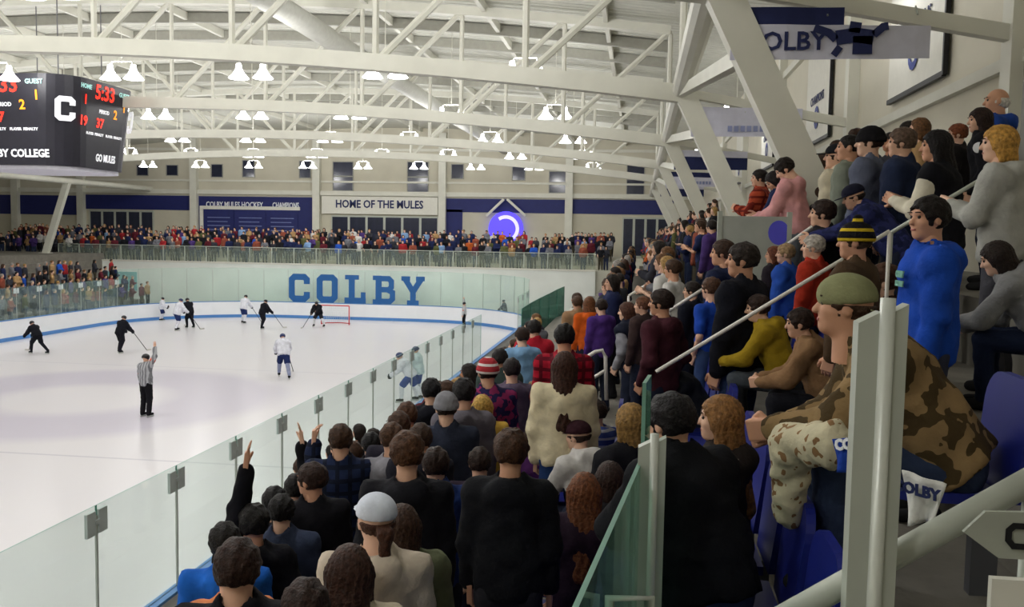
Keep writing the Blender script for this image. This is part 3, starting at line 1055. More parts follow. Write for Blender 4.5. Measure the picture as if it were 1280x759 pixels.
def el(P, c, r):
    q = (P - A(c, np.float32)) / A(r, np.float32)
    k0 = np.sqrt((q ** 2).sum(1)); k1 = np.sqrt(((q / A(r, np.float32)) ** 2).sum(1)) + 1e-9
    return k0 * (k0 - 1) / k1


def nets(fn, lo, hi, h):
    """naive surface nets of fn(points)<0 in the box lo..hi with cell h -> verts, quads"""
    lo = A(lo, np.float32); hi = A(hi, np.float32)
    n = np.ceil((hi - lo) / h).astype(int) + 1
    ax = [lo[i] + h * np.arange(n[i], dtype=np.float32) for i in range(3)]
    G = np.stack(np.meshgrid(*ax, indexing='ij'), -1).reshape(-1, 3)
    F = fn(G).reshape(n)
    S = F < 0
    cs = tuple(n - 1)
    acc = np.zeros(cs + (3,), np.float32); cnt = np.zeros(cs, np.float32)
    off = [(i, j, k) for i in (0, 1) for j in (0, 1) for k in (0, 1)]
    sl = lambda A_, o: A_[o[0]:o[0] + cs[0], o[1]:o[1] + cs[1], o[2]:o[2] + cs[2]]
    for o in off:
        for d in range(3):
            if o[d] == 0:
                o2 = list(o); o2[d] = 1
                fa, fb = sl(F, o), sl(F, o2)
                m = sl(S, o) != sl(S, o2)
                t = np.where(m, fa / (fa - fb + 1e-12), 0)
                for e in range(3):
                    acc[..., e] += np.where(m, (t if e == d else o[e]), 0)
                cnt += m
    act = cnt > 0
    idx = -np.ones(cs, int); idx[act] = np.arange(act.sum())
    base = np.argwhere(act).astype(np.float32)
    V = lo + h * (base + acc[act] / cnt[act][:, None])
    Q = []
    for d in range(3):
        e, f_ = (d + 1) % 3, (d + 2) % 3
        s0 = [slice(None)] * 3; s1 = [slice(None)] * 3
        s0[d] = slice(0, -1); s1[d] = slice(1, None)
        a_, b2 = S[tuple(s0)], S[tuple(s1)]
        ch = np.argwhere(a_ != b2)
        ch = ch[(ch[:, e] > 0) & (ch[:, f_] > 0) & (ch[:, e] < n[e] - 1) & (ch[:, f_] < n[f_] - 1)]
        if not len(ch): continue
        ins = a_[tuple(ch.T)]
        def cell(de, df):
            c = ch.copy(); c[:, e] -= de; c[:, f_] -= df
            return idx[tuple(c.T)]
        q = np.stack([cell(1, 1), cell(0, 1), cell(0, 0), cell(1, 0)], 1)
        q[~ins] = q[~ins][:, ::-1]
        Q.append(q)
    return V.astype(np.float64), np.concatenate(Q)


def wob(P, f, a, s=0.0):
    return a * (np.sin(P[:, 0] * f + s + 1.7 * np.sin(P[:, 2] * f * .7)) * np.sin(P[:, 1] * f * 1.1 + s * 2 + 1.3 * np.sin(P[:, 0] * f * .6)) * np.sin(P[:, 2] * f * .9 + s))


# ---- head (origin at head centre, +X = face, z -.118 .. .118)
def head_fn(P):
    d = el(P, (-.012, 0, .025), (.098, .077, .096))
    d = smin(d, el(P, (.03, 0, -.045), (.062, .058, .072)), .04)
    d = smin(d, el(P, (.062, 0, -.088), (.026, .03, .024)), .03)
    d = smin(d, rc(P, (.083, 0, .02), (.108, 0, -.022), .010, .015), .012)
    d = smin(d, rc(P, (.083, -.04, .035), (.083, .04, .035), .011, .011), .02)
    for s in (-1, 1):
        d = np.maximum(d, -(el(P, (.098, s * .033, .012), (.02, .022, .014))))
        d = smin(d, el(P, (-.005, s * .08, -.005), (.022, .009, .034)), .008)
        d = smin(d, el(P, (.06, s * .038, -.02), (.028, .025, .025)), .02)
    d = smin(d, rc(P, (.087, -.02, -.058), (.087, .02, -.058), .008, .008), .008)
    d = smin(d, rc(P, (-.02, 0, -.06), (-.035, 0, -.21), .056, .064), .03)
    return d


HEADS, HAIRS, HANDS = {}, {}, {}


def head_mesh(res):
    if res not in HEADS:
        V, Q = nets(head_fn, (-.13, -.11, -.23), (.14, .11, .14), res)
        HEADS[res] = (V, Q)
    return HEADS[res]


def hand_mesh(kind, res):
    """wrist at origin, fingers along +X, back of the hand +Z, thumb on +Y"""
    if (kind, res) in HANDS: return HANDS[(kind, res)]
    curl = {'relaxed': .45, 'open': .1, 'fist': 1.35}[kind]
    fing = []
    for i, (y, L, sp) in enumerate(((.028, .078, .10), (.010, .088, .02), (-.010, .080, -.06), (-.028, .064, -.16))):
        if kind == 'open': sp *= 2.2
        p = A([.092, y, 0.]); pts = [p - A([.03, 0, 0])]
        ang = 0
        pts.append(p)
        for k_, fr in enumerate((.45, .32, .23)):
            ang += curl
            p = p + L * fr * A([math.cos(ang) * math.cos(sp), math.cos(ang) * math.sin(sp), -math.sin(ang)])
            pts.append(p)
        fing.append(pts)
    thumb = [A([.025, .03, -.005]), A([.055, .058, -.012]), A([.082, .068 if kind != 'fist' else .045, -.022]), A([.1, .07 if kind != 'fist' else .02, -.03])]

    def fn(P):
        d = np.maximum(np.maximum(np.abs(P[:, 0] - .05) - .05, np.abs(P[:, 1]) - .03), np.abs(P[:, 2]) - .004) - .012
        d = smin(d, rc(P, (-.06, 0, 0), (.01, 0, 0), .026, .024), .015)
        for pts in fing:
            for k_ in range(1, len(pts) - 1):
                d = smin(d, rc(P, pts[k_], pts[k_ + 1], .0098 - .0008 * k_, .009 - .0008 * k_), .003)
        for k_ in range(3):
            d = smin(d, rc(P, thumb[k_], thumb[k_ + 1], .013 - .0015 * k_, .0115 - .0015 * k_), .006)
        return d
    HANDS[(kind, res)] = nets(fn, (-.09, -.075, -.12), (.21, .1, .04), res)
    return HANDS[(kind, res)]


def hair_fn(style, seed=0.0):
    def fn(P):
        d = el(P, (-.014, 0, .03), (.114, .092, .106))
        face = el(P, (.115, 0, -.045), (.088, .11, .118))
        d = np.maximum(d, -face)
        if style in ('short', 'curly', 'crop'):
            d = np.maximum(d, -.055 - P[:, 2] - .25 * np.minimum(P[:, 0], 0))
            for s in (-1, 1):
                d = np.maximum(d, -el(P, (.0, s * .1, -.03), (.035, .04, .045)))
            if style == 'curly':
                d = d - .009 + wob(P, 62, .009, seed) + wob(P, 110, .003, seed)
            elif style == 'crop':
                d = d + .006 + wob(P, 120, .003, seed)
            else:
                d = d - .004 + wob(P, 48, .006, seed) + .0035 * np.sin(np.arctan2(P[:, 1], P[:, 2] + .05) * 17 + 30 * P[:, 0] + seed) + wob(P, 85, .004, seed + 2)
        elif style == 'bald':
            d = np.maximum(el(P, (-.03, 0, .0), (.10, .086, .075)), P[:, 2] - .03)
            d = np.maximum(d, -face) + wob(P, 90, .004, seed)
        else:
            L = {'long': -.36, 'bob': -.15, 'ponytail': -.07, 'bun': -.06, 'xlong': -.48}[style]
            c = rc(P * A([1, .78, 1], np.float32), (-.035, 0, 0), (-.075 if L > -.2 else -.15, 0, L), .083, .055)
            c = np.maximum(c, -face)
            if style in ('long', 'bob', 'xlong'):
                d = smin(d, c, .03)
                for s in (-1, 1):
                    d = smin(d, rc(P, (.0, s * .075, .0), (-.015, s * .085, max(L * .7, -.2)), .03, .022), .03)
            elif style == 'ponytail':
                d = np.maximum(d, -.05 - P[:, 2])
                d = smin(d, rc(P, (-.115, 0, .04), (-.15, 0, -.02), .03, .034), .012)
                d = smin(d, rc(P, (-.15, 0, -.02), (-.12, 0, -.26), .036, .016), .02)
            else:
                d = np.maximum(d, -.05 - P[:, 2])
                d = smin(d, el(P, (-.10, 0, .09), (.045, .05, .045)), .015)
            ang = np.arctan2(P[:, 1], -P[:, 0] + .02)
            d = d + .004 * np.sin(ang * 26 + 2 * np.sin(P[:, 2] * 30)) - .003
        return d
    return fn


def cap_fn(style):
    def fn(P):
        if style == 'cap':
            d = np.maximum(el(P, (-.012, 0, .045), (.118, .096, .092)), .03 - P[:, 2] + .0 * P[:, 0])
            br = np.maximum(np.maximum(el(P, (.1, 0, .03), (.1, .075, .05)), np.abs(P[:, 2] - .035 + .9 * (P[:, 0] - .1) ** 2 + 1.5 * P[:, 1] ** 2) - .005), .06 - P[:, 0])
            return np.minimum(d, br)
        if style == 'backcap':
            d = np.maximum(el(P, (-.008, 0, .045), (.118, .096, .092)), .012 - P[:, 2] - .15 * P[:, 0])
            br = np.maximum(np.maximum(el(P, (-.12, 0, .0), (.1, .075, .06)), np.abs(P[:, 2] - .0 + 1.5 * P[:, 1] ** 2 - .35 * (P[:, 0] + .1)) - .005), P[:, 0] + .085)
            return np.minimum(d, br)
        if style in ('beanie', 'pom'):
            d = np.maximum(el(P, (-.015, 0, .045), (.121, .099, .108)), .015 - P[:, 2])
            cuff = np.maximum(el(P, (-.015, 0, .03), (.129, .107, .12)), np.abs(P[:, 2] - .03) - .024)
            d = smin(d, cuff, .006) + .0025 * np.sin(np.arctan2(P[:, 1], P[:, 0]) * 44)
            if style == 'pom':
                d = np.minimum(d, el(P, (-.02, 0, .165), (.036, .036, .034)) + wob(P, 160, .008))
            return d
        if style == 'hood':
            d = el(P, (-.025, 0, .01), (.132, .112, .135))
            d = np.maximum(d, -el(P, (.12, 0, -.02), (.105, .082, .11)))
            return np.maximum(d, -.14 - P[:, 2]) + wob(P, 40, .006)
        if style == 'helmet':
            d = np.maximum(el(P, (-.012, 0, .04), (.132, .11, .108)), -.03 - P[:, 2] - .5 * P[:, 0])
            return d
    return fn


def headwear(style, res, seed=0):
    k = (style, res, seed)
    if k not in HAIRS:
        under = style.endswith('|hat')
        style = style.replace('|hat', '')
        fn = cap_fn(style) if style in ('cap', 'backcap', 'beanie', 'pom', 'hood', 'helmet') else hair_fn(style, seed)
        lo = {'long': -.46, 'xlong': -.58, 'bob': -.26, 'ponytail': -.32}.get(style, -.2)
        if under:
            f0 = fn
            fn = lambda P: np.maximum(f0(P) + .004, P[:, 2] - .012)
        HAIRS[k] = nets(fn, (-.25, -.15, lo), (.22, .15, .22), res)
    return HAIRS[k]


# ---- poses
ARMS = {
    'down': ((.06, .16, -1), (.22, .0, -1)),
    'pockets': ((-.22, .3, -.95), (.5, -.25, -.8)),
    'clap': ((.35, .18, -.9), (.8, -.62, .35)),
    'cross': ((.3, .2, -.95), (.72, -.8, .05)),
    'lap': ((.4, .14, -.9), (.9, -.3, -.3)),
    'clasp': ((.55, .12, -.83), (.85, -.52, -.2)),
    'up': ((.25, -.25, .93), (.1, -.12, 1)),
    'upwide': ((.2, .4, .88), (.1, -.05, 1)),
    'phone': ((.5, .1, -.8), (.7, -.3, .7)),
    'hip': ((-.2, .75, -.65), (.35, -.7, -.6)),
    'stick': ((.45, .25, -.85), (.8, -.1, -.55)),
    'half': ((.6, .1, -.25), (.05, -.05, 1)),
    'reach': ((.75, .15, -.6), (.95, -.1, -.2)),
}
POSES = {
    'stand': dict(arms=('down', 'down')), 'pockets': dict(arms=('pockets', 'pockets')), 'clap': dict(arms=('clap', 'clap'), lean=4),
    'cross': dict(arms=('cross', 'cross')), 'phone': dict(arms=('phone', 'lap'), hp=18), 'armup': dict(arms=('down', 'up')), 'armup_left': dict(arms=('up', 'pockets')),
    'bothup': dict(arms=('up', 'upwide')), 'look': dict(arms=('pockets', 'down'), lean=10), 'bend': dict(arms=('reach', 'clasp'), lean=42, hp=10),
    'sit': dict(sit=1, arms=('lap', 'lap'), lean=6), 'sitlean': dict(sit=1, arms=('clasp', 'clasp'), lean=24), 'sithunch': dict(sit=1, arms=('clasp', 'lap'), lean=36, hp=12),
    'ref': dict(arms=('down', 'upwide'), pad=.012), 'skate': dict(arms=('stick', 'stick'), lean=34, pad=.045, stride=.35), 'glide': dict(arms=('stick', 'stick'), lean=22, pad=.045, stride=.12),
    'upright': dict(arms=('lap', 'stick'), lean=8, pad=.045, stride=.05), 'cheer': dict(arms=('up', 'reach'), lean=14, pad=.045, stride=.2), 'goalie': dict(arms=('reach', 'stick'), lean=30, pad=.07, stride=.0, wide=.2),
    'wave': dict(arms=('half', 'down')), 'sitback': dict(sit=1, arms=('lap', 'lap'), lean=0), 'sitside': dict(sit=1, arms=('clasp', 'lap'), lean=14),
    'headdown': dict(arms=('lap', 'clasp'), lean=14, hp=32),
}


def nrm(v):
    v = A(v, float); return v / np.linalg.norm(v)


def joints(pose):
    p = POSES[pose]
    lean = math.radians(p.get('lean', 0)); sit = p.get('sit', 0)
    stride = p.get('stride', 0); wide = p.get('wide', 0)
    u = A([math.sin(lean), 0, math.cos(lean)]); fw = A([math.cos(lean), 0, -math.sin(lean)])
    J = {'sit': sit, 'u': u, 'fw': fw, 'pad': p.get('pad', 0)}
    drop = 0 if not stride and not wide else .06 + .12 * stride + .3 * wide
    P0 = A([0, 0, .52 if sit else .95 - drop])
    J['P'] = P0
    J['C'] = P0 + .33 * u
    nb = P0 + .52 * u; J['N'] = nb
    u2 = nrm(u * .75 + A([0, 0, 1]) * .25)
    J['H'] = nb + .155 * u2 + .02 * fw
    J['hp'] = math.radians(p.get('hp', 0)) + lean * .25
    for s, nm in ((1, 'L'), (-1, 'R')):
        S = P0 + .455 * u + A([0, s * .172, 0])
        ad = ARMS[p['arms'][0 if s > 0 else 1]]
        raised = ad[0][2] > 0
        S = S + (A([0, -.02 * s, .035]) if raised else 0)
        conv = lambda d: nrm(A([d[0], s * d[1], d[2]]))
        E = S + .285 * conv(ad[0]); W = E + .25 * conv(ad[1])
        J['S' + nm], J['E' + nm], J['W' + nm], J['D' + nm] = S, E, W, conv(ad[1])
        J['hand' + nm] = 'open' if raised else ('fist' if p['arms'][0] in ('stick', 'clasp') else 'relaxed')
        hip = P0 + A([0, s * .092, -.02])
        if sit:
            K = A([.43, s * .13, .50]); An = A([.40, s * .12, .09])
        elif stride or wide:
            sg = stride * s
            K = A([.10 + sg * .5, s * (.12 + wide * .6), .49]); An = A([-.04 + sg * .9 - (.15 if s < 0 and stride > .3 else 0), s * (.14 + wide), .10])
        else:
            K = A([.03, s * .10, .50]); An = A([-.02, s * .11, .09])
        J['hip' + nm], J['K' + nm], J['A' + nm] = hip, K, An
    return J


def torso_d(P, J, t):
    """flattened torso: wide across, shallow front to back"""
    q = P.copy()
    q[:, 1] = q[:, 1] * .78
    u = J['u']
    d = rc(q, J['P'] + u * -.02, J['P'] + u * .14, .125 + t, .118 + t)
    d = smin(d, rc(q, J['P'] + u * .14, J['P'] + u * .38, .118 + t, .132 + t), .06)
    d = smin(d, rc(P, J['SL'], J['SR'], .062 + t, .062 + t), .07)
    d = smin(d, rc(P, J['P'] + u * .42, J['N'] + u * .02, .085 + t, .058 + t), .05)
    return d


def top_fn(J, style, seed):
    t = {'tee': .004, 'hoodie': .018, 'jacket': .026, 'puffer': .034, 'vest': .03, 'jersey': .012}[style] + J['pad'] * .8
    u = J['u']

    def fn(P):
        d = torso_d(P, J, t)
        hem = -.10 if style != 'tee' else -.06
        q = P.copy(); q[:, 1] *= .80
        d = smin(d, rc(q, J['P'] + u * (hem + .09), J['P'] + u * .1, .126 + t, .112 + t), .05)
        if not J['sit']:
            d = np.maximum(d, -((P - J['P']) @ u.astype(np.float32) - hem))
        else:
            d = np.maximum(d, -((P - J['P']) @ u.astype(np.float32) + .04))
        if style != 'vest':
            for n_ in 'LR':
                S, E, W = J['S' + n_], J['E' + n_], J['W' + n_]
                a = rc(P, S, E, .062 + t, .049 + t)
                if style == 'tee':
                    a = rc(P, S, S + (E - S) * .75, .064 + t, .056 + t)
                else:
                    a = smin(a, rc(P, E, E + (W - E) * .97, .050 + t, .036 + t * .8), .03)
                d = smin(d, a, .035)
        if style in ('hoodie',):
            bk = J['N'] - J['fw'] * .095 - u * .045
            d = smin(d, el(P, bk, (.08, .125, .095)), .02)
            d = np.maximum(d, -el(P, J['N'] - J['fw'] * .03 + u * .07, (.075, .075, .06)))
            d = smin(d, el(P, J['N'] + u * .0, (.095, .1, .05)), .025)
        if style in ('jacket', 'puffer', 'vest'):
            d = smin(d, rc(P, J['N'] - u * .02, J['N'] + u * .035, .078, .074), .02)
        # neck opening
        d = np.maximum(d, -rc(P, J['N'] + u * .035, J['N'] + u * .2, .06, .075))
        if style == 'puffer':
            d = d + .006 * np.abs(np.sin(P[:, 2] * 36)) - .003
        d = d + wob(P, 21, .014, seed) + wob(P, 47, .006, seed + 1)
        return d
    return fn


def legs_fn(J, seed):
    t = .014 + J['pad']

    def fn(P):
        q = P.copy(); q[:, 1] *= .78
        d = rc(q, J['P'] + A([0, 0, -.03]), J['P'] + J['u'] * .06, .125 + t * .6, .115 + t * .6)
        for n_ in 'LR':
            d = smin(d, rc(P, J['hip' + n_], J['K' + n_], .085 + t, .062 + t), .04)
            d = smin(d, rc(P, J['K' + n_], J['A' + n_] + A([0, 0, -.01]), .060 + t, .046 + t * .9), .02)
        if J['pad']:
            pass
        return d + wob(P, 26, .007, seed)
    return fn


def shoe_fn(J, side):
    def fn(P):
        d = None
        for n_ in side:
            a = J['A' + n_]
            e = rc(P * A([1, 1, 1.0], np.float32), a + A([-.03, 0, -.045]), a + A([.15, 0, -.055]), .045, .036)
            e = smin(e, rc(P, a + A([0, 0, -.03]), a + A([.01, 0, .03]), .05, .05), .03)
            e = np.maximum(e, (a[2] - .088) - P[:, 2])
            d = e if d is None else np.minimum(d, e)
        return d
    return fn


def hockey_fn(J, kind):
    def fn(P):
        if kind == 'hpants':
            q = P.copy(); q[:, 1] *= .76
            d = rc(q, J['P'] + A([0, 0, -.03]), J['P'] + J['u'] * .06, .15, .14)
            for n_ in 'LR':
                d = smin(d, rc(P, J['hip' + n_], J['hip' + n_] + (J['K' + n_] - J['hip' + n_]) * .85, .12, .115), .04)
            return d + wob(P, 26, .006)
        n_ = kind[-1]
        return rc(P, J['K' + n_], J['A' + n_] + A([0, 0, .03]), .085, .062) + wob(P, 30, .004)
    return fn


def core_fn(J):
    def fn(P):
        d = torso_d(P, J, -.012)
        for n_ in 'LR':
            d = smin(d, rc(P, J['S' + n_], J['E' + n_], .048, .038), .03)
            d = smin(d, rc(P, J['E' + n_], J['W' + n_], .038, .027), .02)
            d = smin(d, rc(P, J['hip' + n_], J['K' + n_], .072, .05), .04)
            d = smin(d, rc(P, J['K' + n_], J['A' + n_], .05, .036), .02)
        d = smin(d, rc(P, J['N'] - J['u'] * .05, J['H'] - J['u'] * .06, .06, .052), .03)
        return d
    return fn


def bbox(J, keys, m):
    pts = A([J[k_] for k_ in keys])
    return pts.min(0) - m, pts.max(0) + m


UP = ['P', 'C', 'N', 'SL', 'SR', 'EL', 'ER', 'WL', 'WR']
DN = ['P', 'hipL', 'hipR', 'KL', 'KR', 'AL', 'AR']
LOD = {0: dict(head=.0088, hand=.007, top=.019, core=.03, hair=.0105), 1: dict(head=.015, hand=.012, top=.026, core=.04, hair=.017), 2: dict(head=.03, hand=.03, top=.05, core=.06, hair=.03), 3: dict(head=.042, hand=.05, top=.07, core=.08, hair=.045)}
JCACHE, GCACHE = {}, {}


def getJ(pose):
    if pose not in JCACHE: JCACHE[pose] = joints(pose)
    return JCACHE[pose]


def head_matrix(J, yaw, pitch):
    return Matrix.Translation(J['H']) @ Matrix.Rotation(yaw, 4, 'Z') @ Matrix.Rotation(J['hp'] + pitch, 4, 'Y') @ Matrix.Scale(.94, 4)


def garment(kind, pose, lod, seed=0):
    k_ = (kind, pose, lod, seed)
    if k_ in GCACHE: return GCACHE[k_]
    J = getJ(pose); R = LOD[lod]
    if kind == 'legs':
        lo, hi = bbox(J, DN, .2); r = nets(legs_fn(J, seed), lo, hi, R['top'])
    elif kind in ('shoeL', 'shoeR'):
        lo, hi = bbox(J, ['A' + kind[-1]], .12); hi = hi + A([.12, 0, 0]); r = nets(shoe_fn(J, kind[-1]), lo, hi, R['top'] * .8)
    elif kind in ('hpants', 'sockL', 'sockR'):
        lo, hi = bbox(J, DN, .25); r = nets(hockey_fn(J, kind), lo, hi, R['top'])
    elif kind == 'core':
        lo, hi = bbox(J, UP + DN + ['H'], .12); r = nets(core_fn(J), lo, hi, R['core'])
    else:
        lo, hi = bbox(J, UP, .27); r = nets(top_fn(J, kind, seed), lo, hi, R['top'])
    GCACHE[k_] = r
    return r


def xf(V, M4):
    m = A(M4); return V @ m[:3, :3].T + m[:3, 3]


BODY = {}


def body_mesh(pose, lod, yaw, pitch):
    k_ = (pose, lod, round(yaw, 2), round(pitch, 2))
    if k_ in BODY: return BODY[k_]
    J = getJ(pose); R = LOD[lod]
    mb = MB()
    HM = head_matrix(J, yaw, pitch)
    V, Q = head_mesh(R['head']); mb.arrays(xf(V, HM), Q, 0)
    V, Q = garment('core', pose, lod); mb.arrays(V, Q, 0)
    if lod < 2:
        for n_, s in (('L', 1), ('R', -1)):
            V, Q = hand_mesh(J['hand' + n_], R['hand'])
            x = J['D' + n_]
            inw = A([0, -s, 0.]) if abs(x[2]) > .6 or True else A([0, 0, 1.])
            z = -(inw - x * (inw @ x)); z /= np.linalg.norm(z)      # back of the hand faces outwards
            yv = np.cross(z, x)
            m4 = Matrix(((x[0], yv[0], z[0], J['W' + n_][0]), (x[1], yv[1], z[1], J['W' + n_][1]), (x[2], yv[2], z[2], J['W' + n_][2]), (0, 0, 0, 1)))
            Vh = V * A([1, -1 if yv @ A([1, 0, .4]) < 0 else 1, 1])
            if yv @ A([1, 0, .4]) < 0: Q = Q[:, ::-1]
            mb.arrays(xf(Vh, m4), Q, 0)
        # eyes and lips
        for s in (-1, 1):
            e = MB().lathe([(.0001, .0105), (.0075, .0075), (.0105, 0), (.0075, -.0075), (.0001, -.0105)], n=8)
            mb.arrays(xf(A(e.v) + A([.083, s * .033, .012]), HM), A([f_ for f_ in e.f]), 1)
            bw = MB().box(.088, .099, s * .033 - .018, s * .033 + .018, .036, .042)
            mb.arrays(xf(A(bw.v), HM), A(bw.f), 2)
        lp = MB().box(.088, .0965, -.021, .021, -.064, -.053)
        mb.arrays(xf(A(lp.v), HM), A(lp.f), 3)
    me = mb.mesh('body', [MATS['skin_slot'], mat('eye_dark', '#2a2220', .3), mat('brow_dark', '#3a2a22', .8), mat('lip', '#a8605a', .5)], True)
    BODY[k_] = me
    return me


skin('#d9a68a'); MATS['skin_slot'] = MATS['skin_#d9a68a']
SKINS = ['#dcae94', '#cf9c80', '#e3b9a0', '#b98364', '#8c5f45']
PMESH = {}


def part_mesh(kind, args):
    k_ = (kind,) + args
    if k_ not in PMESH:
        V, Q = garment(*args) if kind == 'g' else headwear(*args)
        me = bpy.data.meshes.new('surface')
        me.from_pydata(V.tolist(), [], Q.tolist())
        me.polygons.foreach_set('use_smooth', [True] * len(Q))
        me.materials.append(MATS['skin_slot'])
        PMESH[k_] = me
    return PMESH[k_]


def setmat(o, m, i=0):
    o.material_slots[i].link = 'OBJECT'
    o.material_slots[i].material = m


def head_top(pose, yaw=0, pitch=0):
    J = getJ(pose)
    v = head_matrix(J, yaw, pitch) @ Vector((-.012, 0, .13))
    return A(v)


def person(loc, face, scale, pose, lod, label, top=('hoodie', '#22242e'), legs='#23283a', hair=('short', '#2a1d16'), hat=None, yaw=0., pitch=0., sk=0, group=None, shoes='#2b2b2e', seed=0, flip=False, sleeve='#cfcabd'):
    """one figure: skin body (root) with clothing, hair and hat as parts"""
    J = getJ(pose)
    yaw = math.radians(yaw); pitch = math.radians(pitch)
    o = link('person', body_mesh(pose, lod, yaw, pitch), None)
    s3 = (scale, -scale if flip else scale, scale)
    o.matrix_world = Matrix.Translation(loc) @ Matrix.Rotation(math.radians(face), 4, 'Z') @ Matrix.Diagonal((s3[0], s3[1], s3[2], 1))
    setmat(o, skin(SKINS[sk % len(SKINS)]))
    tag(o, label, 'person', group)
    tk, tc_ = top[0], top[1]
    m = cloth(*top[1:]) if len(top) > 2 else cloth(tc_)
    nm = {'tee': 'shirt', 'hoodie': 'hoodie', 'jacket': 'jacket', 'puffer': 'puffer_jacket', 'vest': 'vest', 'jersey': 'jersey'}[tk]
    sd = seed % 2 if lod == 0 else 0
    g = link(nm, part_mesh('g', (tk, pose, lod, sd)), o); setmat(g, m)
    if tk == 'vest':
        g2 = link('sleeve_shirt', part_mesh('g', ('jersey', pose, lod, sd)), o); setmat(g2, cloth(sleeve))
    g = link('trousers', part_mesh('g', ('legs', pose, lod, sd)), o); setmat(g, cloth(legs) if isinstance(legs, str) else cloth(*legs))
    if lod < 2:
        for fk in ('shoeL', 'shoeR'):
            g = link('shoe', part_mesh('g', (fk, pose, lod)), o); setmat(g, cloth(shoes))
    HM = head_matrix(J, yaw, pitch)
    if hair:
        g = link('hair', part_mesh('h', (hair[0] + ('|hat' if hat else ''), LOD[lod]['hair'], (sd if lod == 0 else 0))), o); g.matrix_local = HM; setmat(g, hairmat(hair[1]))
    if hat:
        g = link({'cap': 'cap', 'backcap': 'cap', 'beanie': 'knit_hat', 'pom': 'knit_hat', 'hood': 'hood', 'helmet': 'helmet'}[hat[0]], part_mesh('h', (hat[0], LOD[lod]['hair'], 0)), o)
        g.matrix_local = HM
        setmat(g, cloth(*hat[1:]) if hat[0] != 'helmet' else mat('helmet_' + hat[1], hat[1], .3))
    return o


PLACED = []


def solve(u, v, d0, pose, face, yaw=0., pitch=0., rng=(.72, 1.4), srange=(.86, 1.08)):
    """find the distance along the pixel's ray at which a figure of likely height stands on a tread"""
    ht = head_top(pose, math.radians(yaw), math.radians(pitch))
    dr = ray(u, v); best = None
    ca, sa = math.cos(math.radians(face)), math.sin(math.radians(face))
    sit = getJ(pose)['sit']
    for d in np.linspace(rng[0] * d0, rng[1] * d0, 160):
        p = CAM + dr * d
        s = 1.0
        for _ in range(3):
            ox, oy = p[0] - s * (ht[0] * ca - ht[1] * sa), p[1] - s * (ht[0] * sa + ht[1] * ca)
            i, zf = row_floor(ox)
            s = (p[2] - zf) / ht[2]
            s = min(max(s, .6), 1.4)
        mis = p[2] - zf - s * ht[2]
        over = max(0, srange[0] - s) + max(0, s - srange[1])
        a, b_ = (ROWS[i][0], ROWS[i][1]) if 0 <= i < len(ROWS) else (ROWS[-1][1], 9)
        edge = max(0, a + .12 - ox) + max(0, ox - (b_ - .24))
        cost = (math.log(d / d0)) ** 2 * 2 + over * 12 + abs(mis) * 20 + edge * (.2 if sit else 1.0)
        cost += sum(max(0, .40 - math.hypot(q[0] - ox, q[1] - oy)) for q in PLACED) * 4.5
        if best is None or cost < best[0]:
            best = (cost, d, s, (ox, oy, zf))
    return best

# ------------------------------------------------------------------ spectators set out one by one (head-top pixel, distance from head size)
NEAR_GROUP = 'spectators in the near rows beside the glass'
STAND_GROUP = 'spectators in the right-hand stand'


HEADPX = []


def P(u, v, d0, pose, face, label, top, legs='#23283a', hair=('short', '#2a1d16'), hat=None, group=None, **kw):
    lod = kw.pop('lod', 0 if d0 < 9 else 1)
    rng = kw.pop('rng', (.72, 1.4)); keep = kw.pop('keep', False); sr = kw.pop('sr', (.86, 1.08))
    if group == STAND_GROUP:
        if not keep: d0 *= 1.27
        k_ = 12 if getJ(pose)['sit'] else 28
        face -= k_; kw['yaw'] = kw.get('yaw', 0) + k_ * .75
    c, d, s, loc = solve(u, v, d0, pose, face, kw.get('yaw', 0), kw.get('pitch', 0), rng, sr)
    for q in PLACED:       # keep shoulders apart
        if math.hypot(q[0] - loc[0], q[1] - loc[1]) < .2:
            pass
    PLACED.append(loc)
    HEADPX.append((u, v, d))
    kw.setdefault('seed', len(PLACED)); kw.setdefault('sk', len(PLACED) % 3)
    if abs(CAM[2] + (ray(u, v) * d)[2] - loc[2] - s * head_top(pose)[2]) > .25 or not .8 < s < 1.15:
        print('PLACE?', label[:50], 'd %.2f->%.2f s %.2f loc %s' % (d0, d, s, np.round(loc, 2)))
    return person(loc, face, s, pose, lod, label, top, legs, hair, hat, group=group, **kw)


G1 = NEAR_GROUP
P(281, 654, 5.9, 'stand', 112, 'boy in a bright blue hoodie at the left end of the near crowd', ('hoodie', '#1f63c4'), hair=('short', '#15110f'), group=G1)
P(288, 690, 5.3, 'stand', 112, 'spectator in a peach-orange hoodie beside the boy in blue', ('hoodie', '#d98a5e'), hair=('short', '#1d1512'), group=G1)
P(297, 675, 4.8, 'pockets', 108, 'dark-haired spectator in a plain black jacket at the bottom left', ('jacket', '#17171d'), hair=('short', '#2c1a14'), group=G1)
P(317, 632, 5.4, 'armup_left', 112, 'black-haired spectator in a black sweater raising the left arm high', ('hoodie', '#15151b'), hair=('curly', '#110e0d'), group=G1)
P(352, 619, 5.2, 'stand', 105, 'spectator in a slate-blue denim jacket with black hair', ('jacket', '#39425a'), hair=('short', '#131011'), group=G1)
P(343, 609, 6.8, 'stand', 112, 'black-haired spectator half hidden behind the slate-blue jacket', ('hoodie', '#1b1b22'), hair=('short', '#141113'), group=G1)
P(391, 579, 6.1, 'stand', 118, 'brown-haired young man in a black coat turning his face left', ('jacket', '#1a191f'), hair=('short', '#2b1a14'), yaw=45, group=G1)
P(370, 593, 7.0, 'armup', 112, 'spectator with a black sleeve raised beside the glass, hand spread', ('hoodie', '#121217'), hair=('short', '#131011'), group=G1)
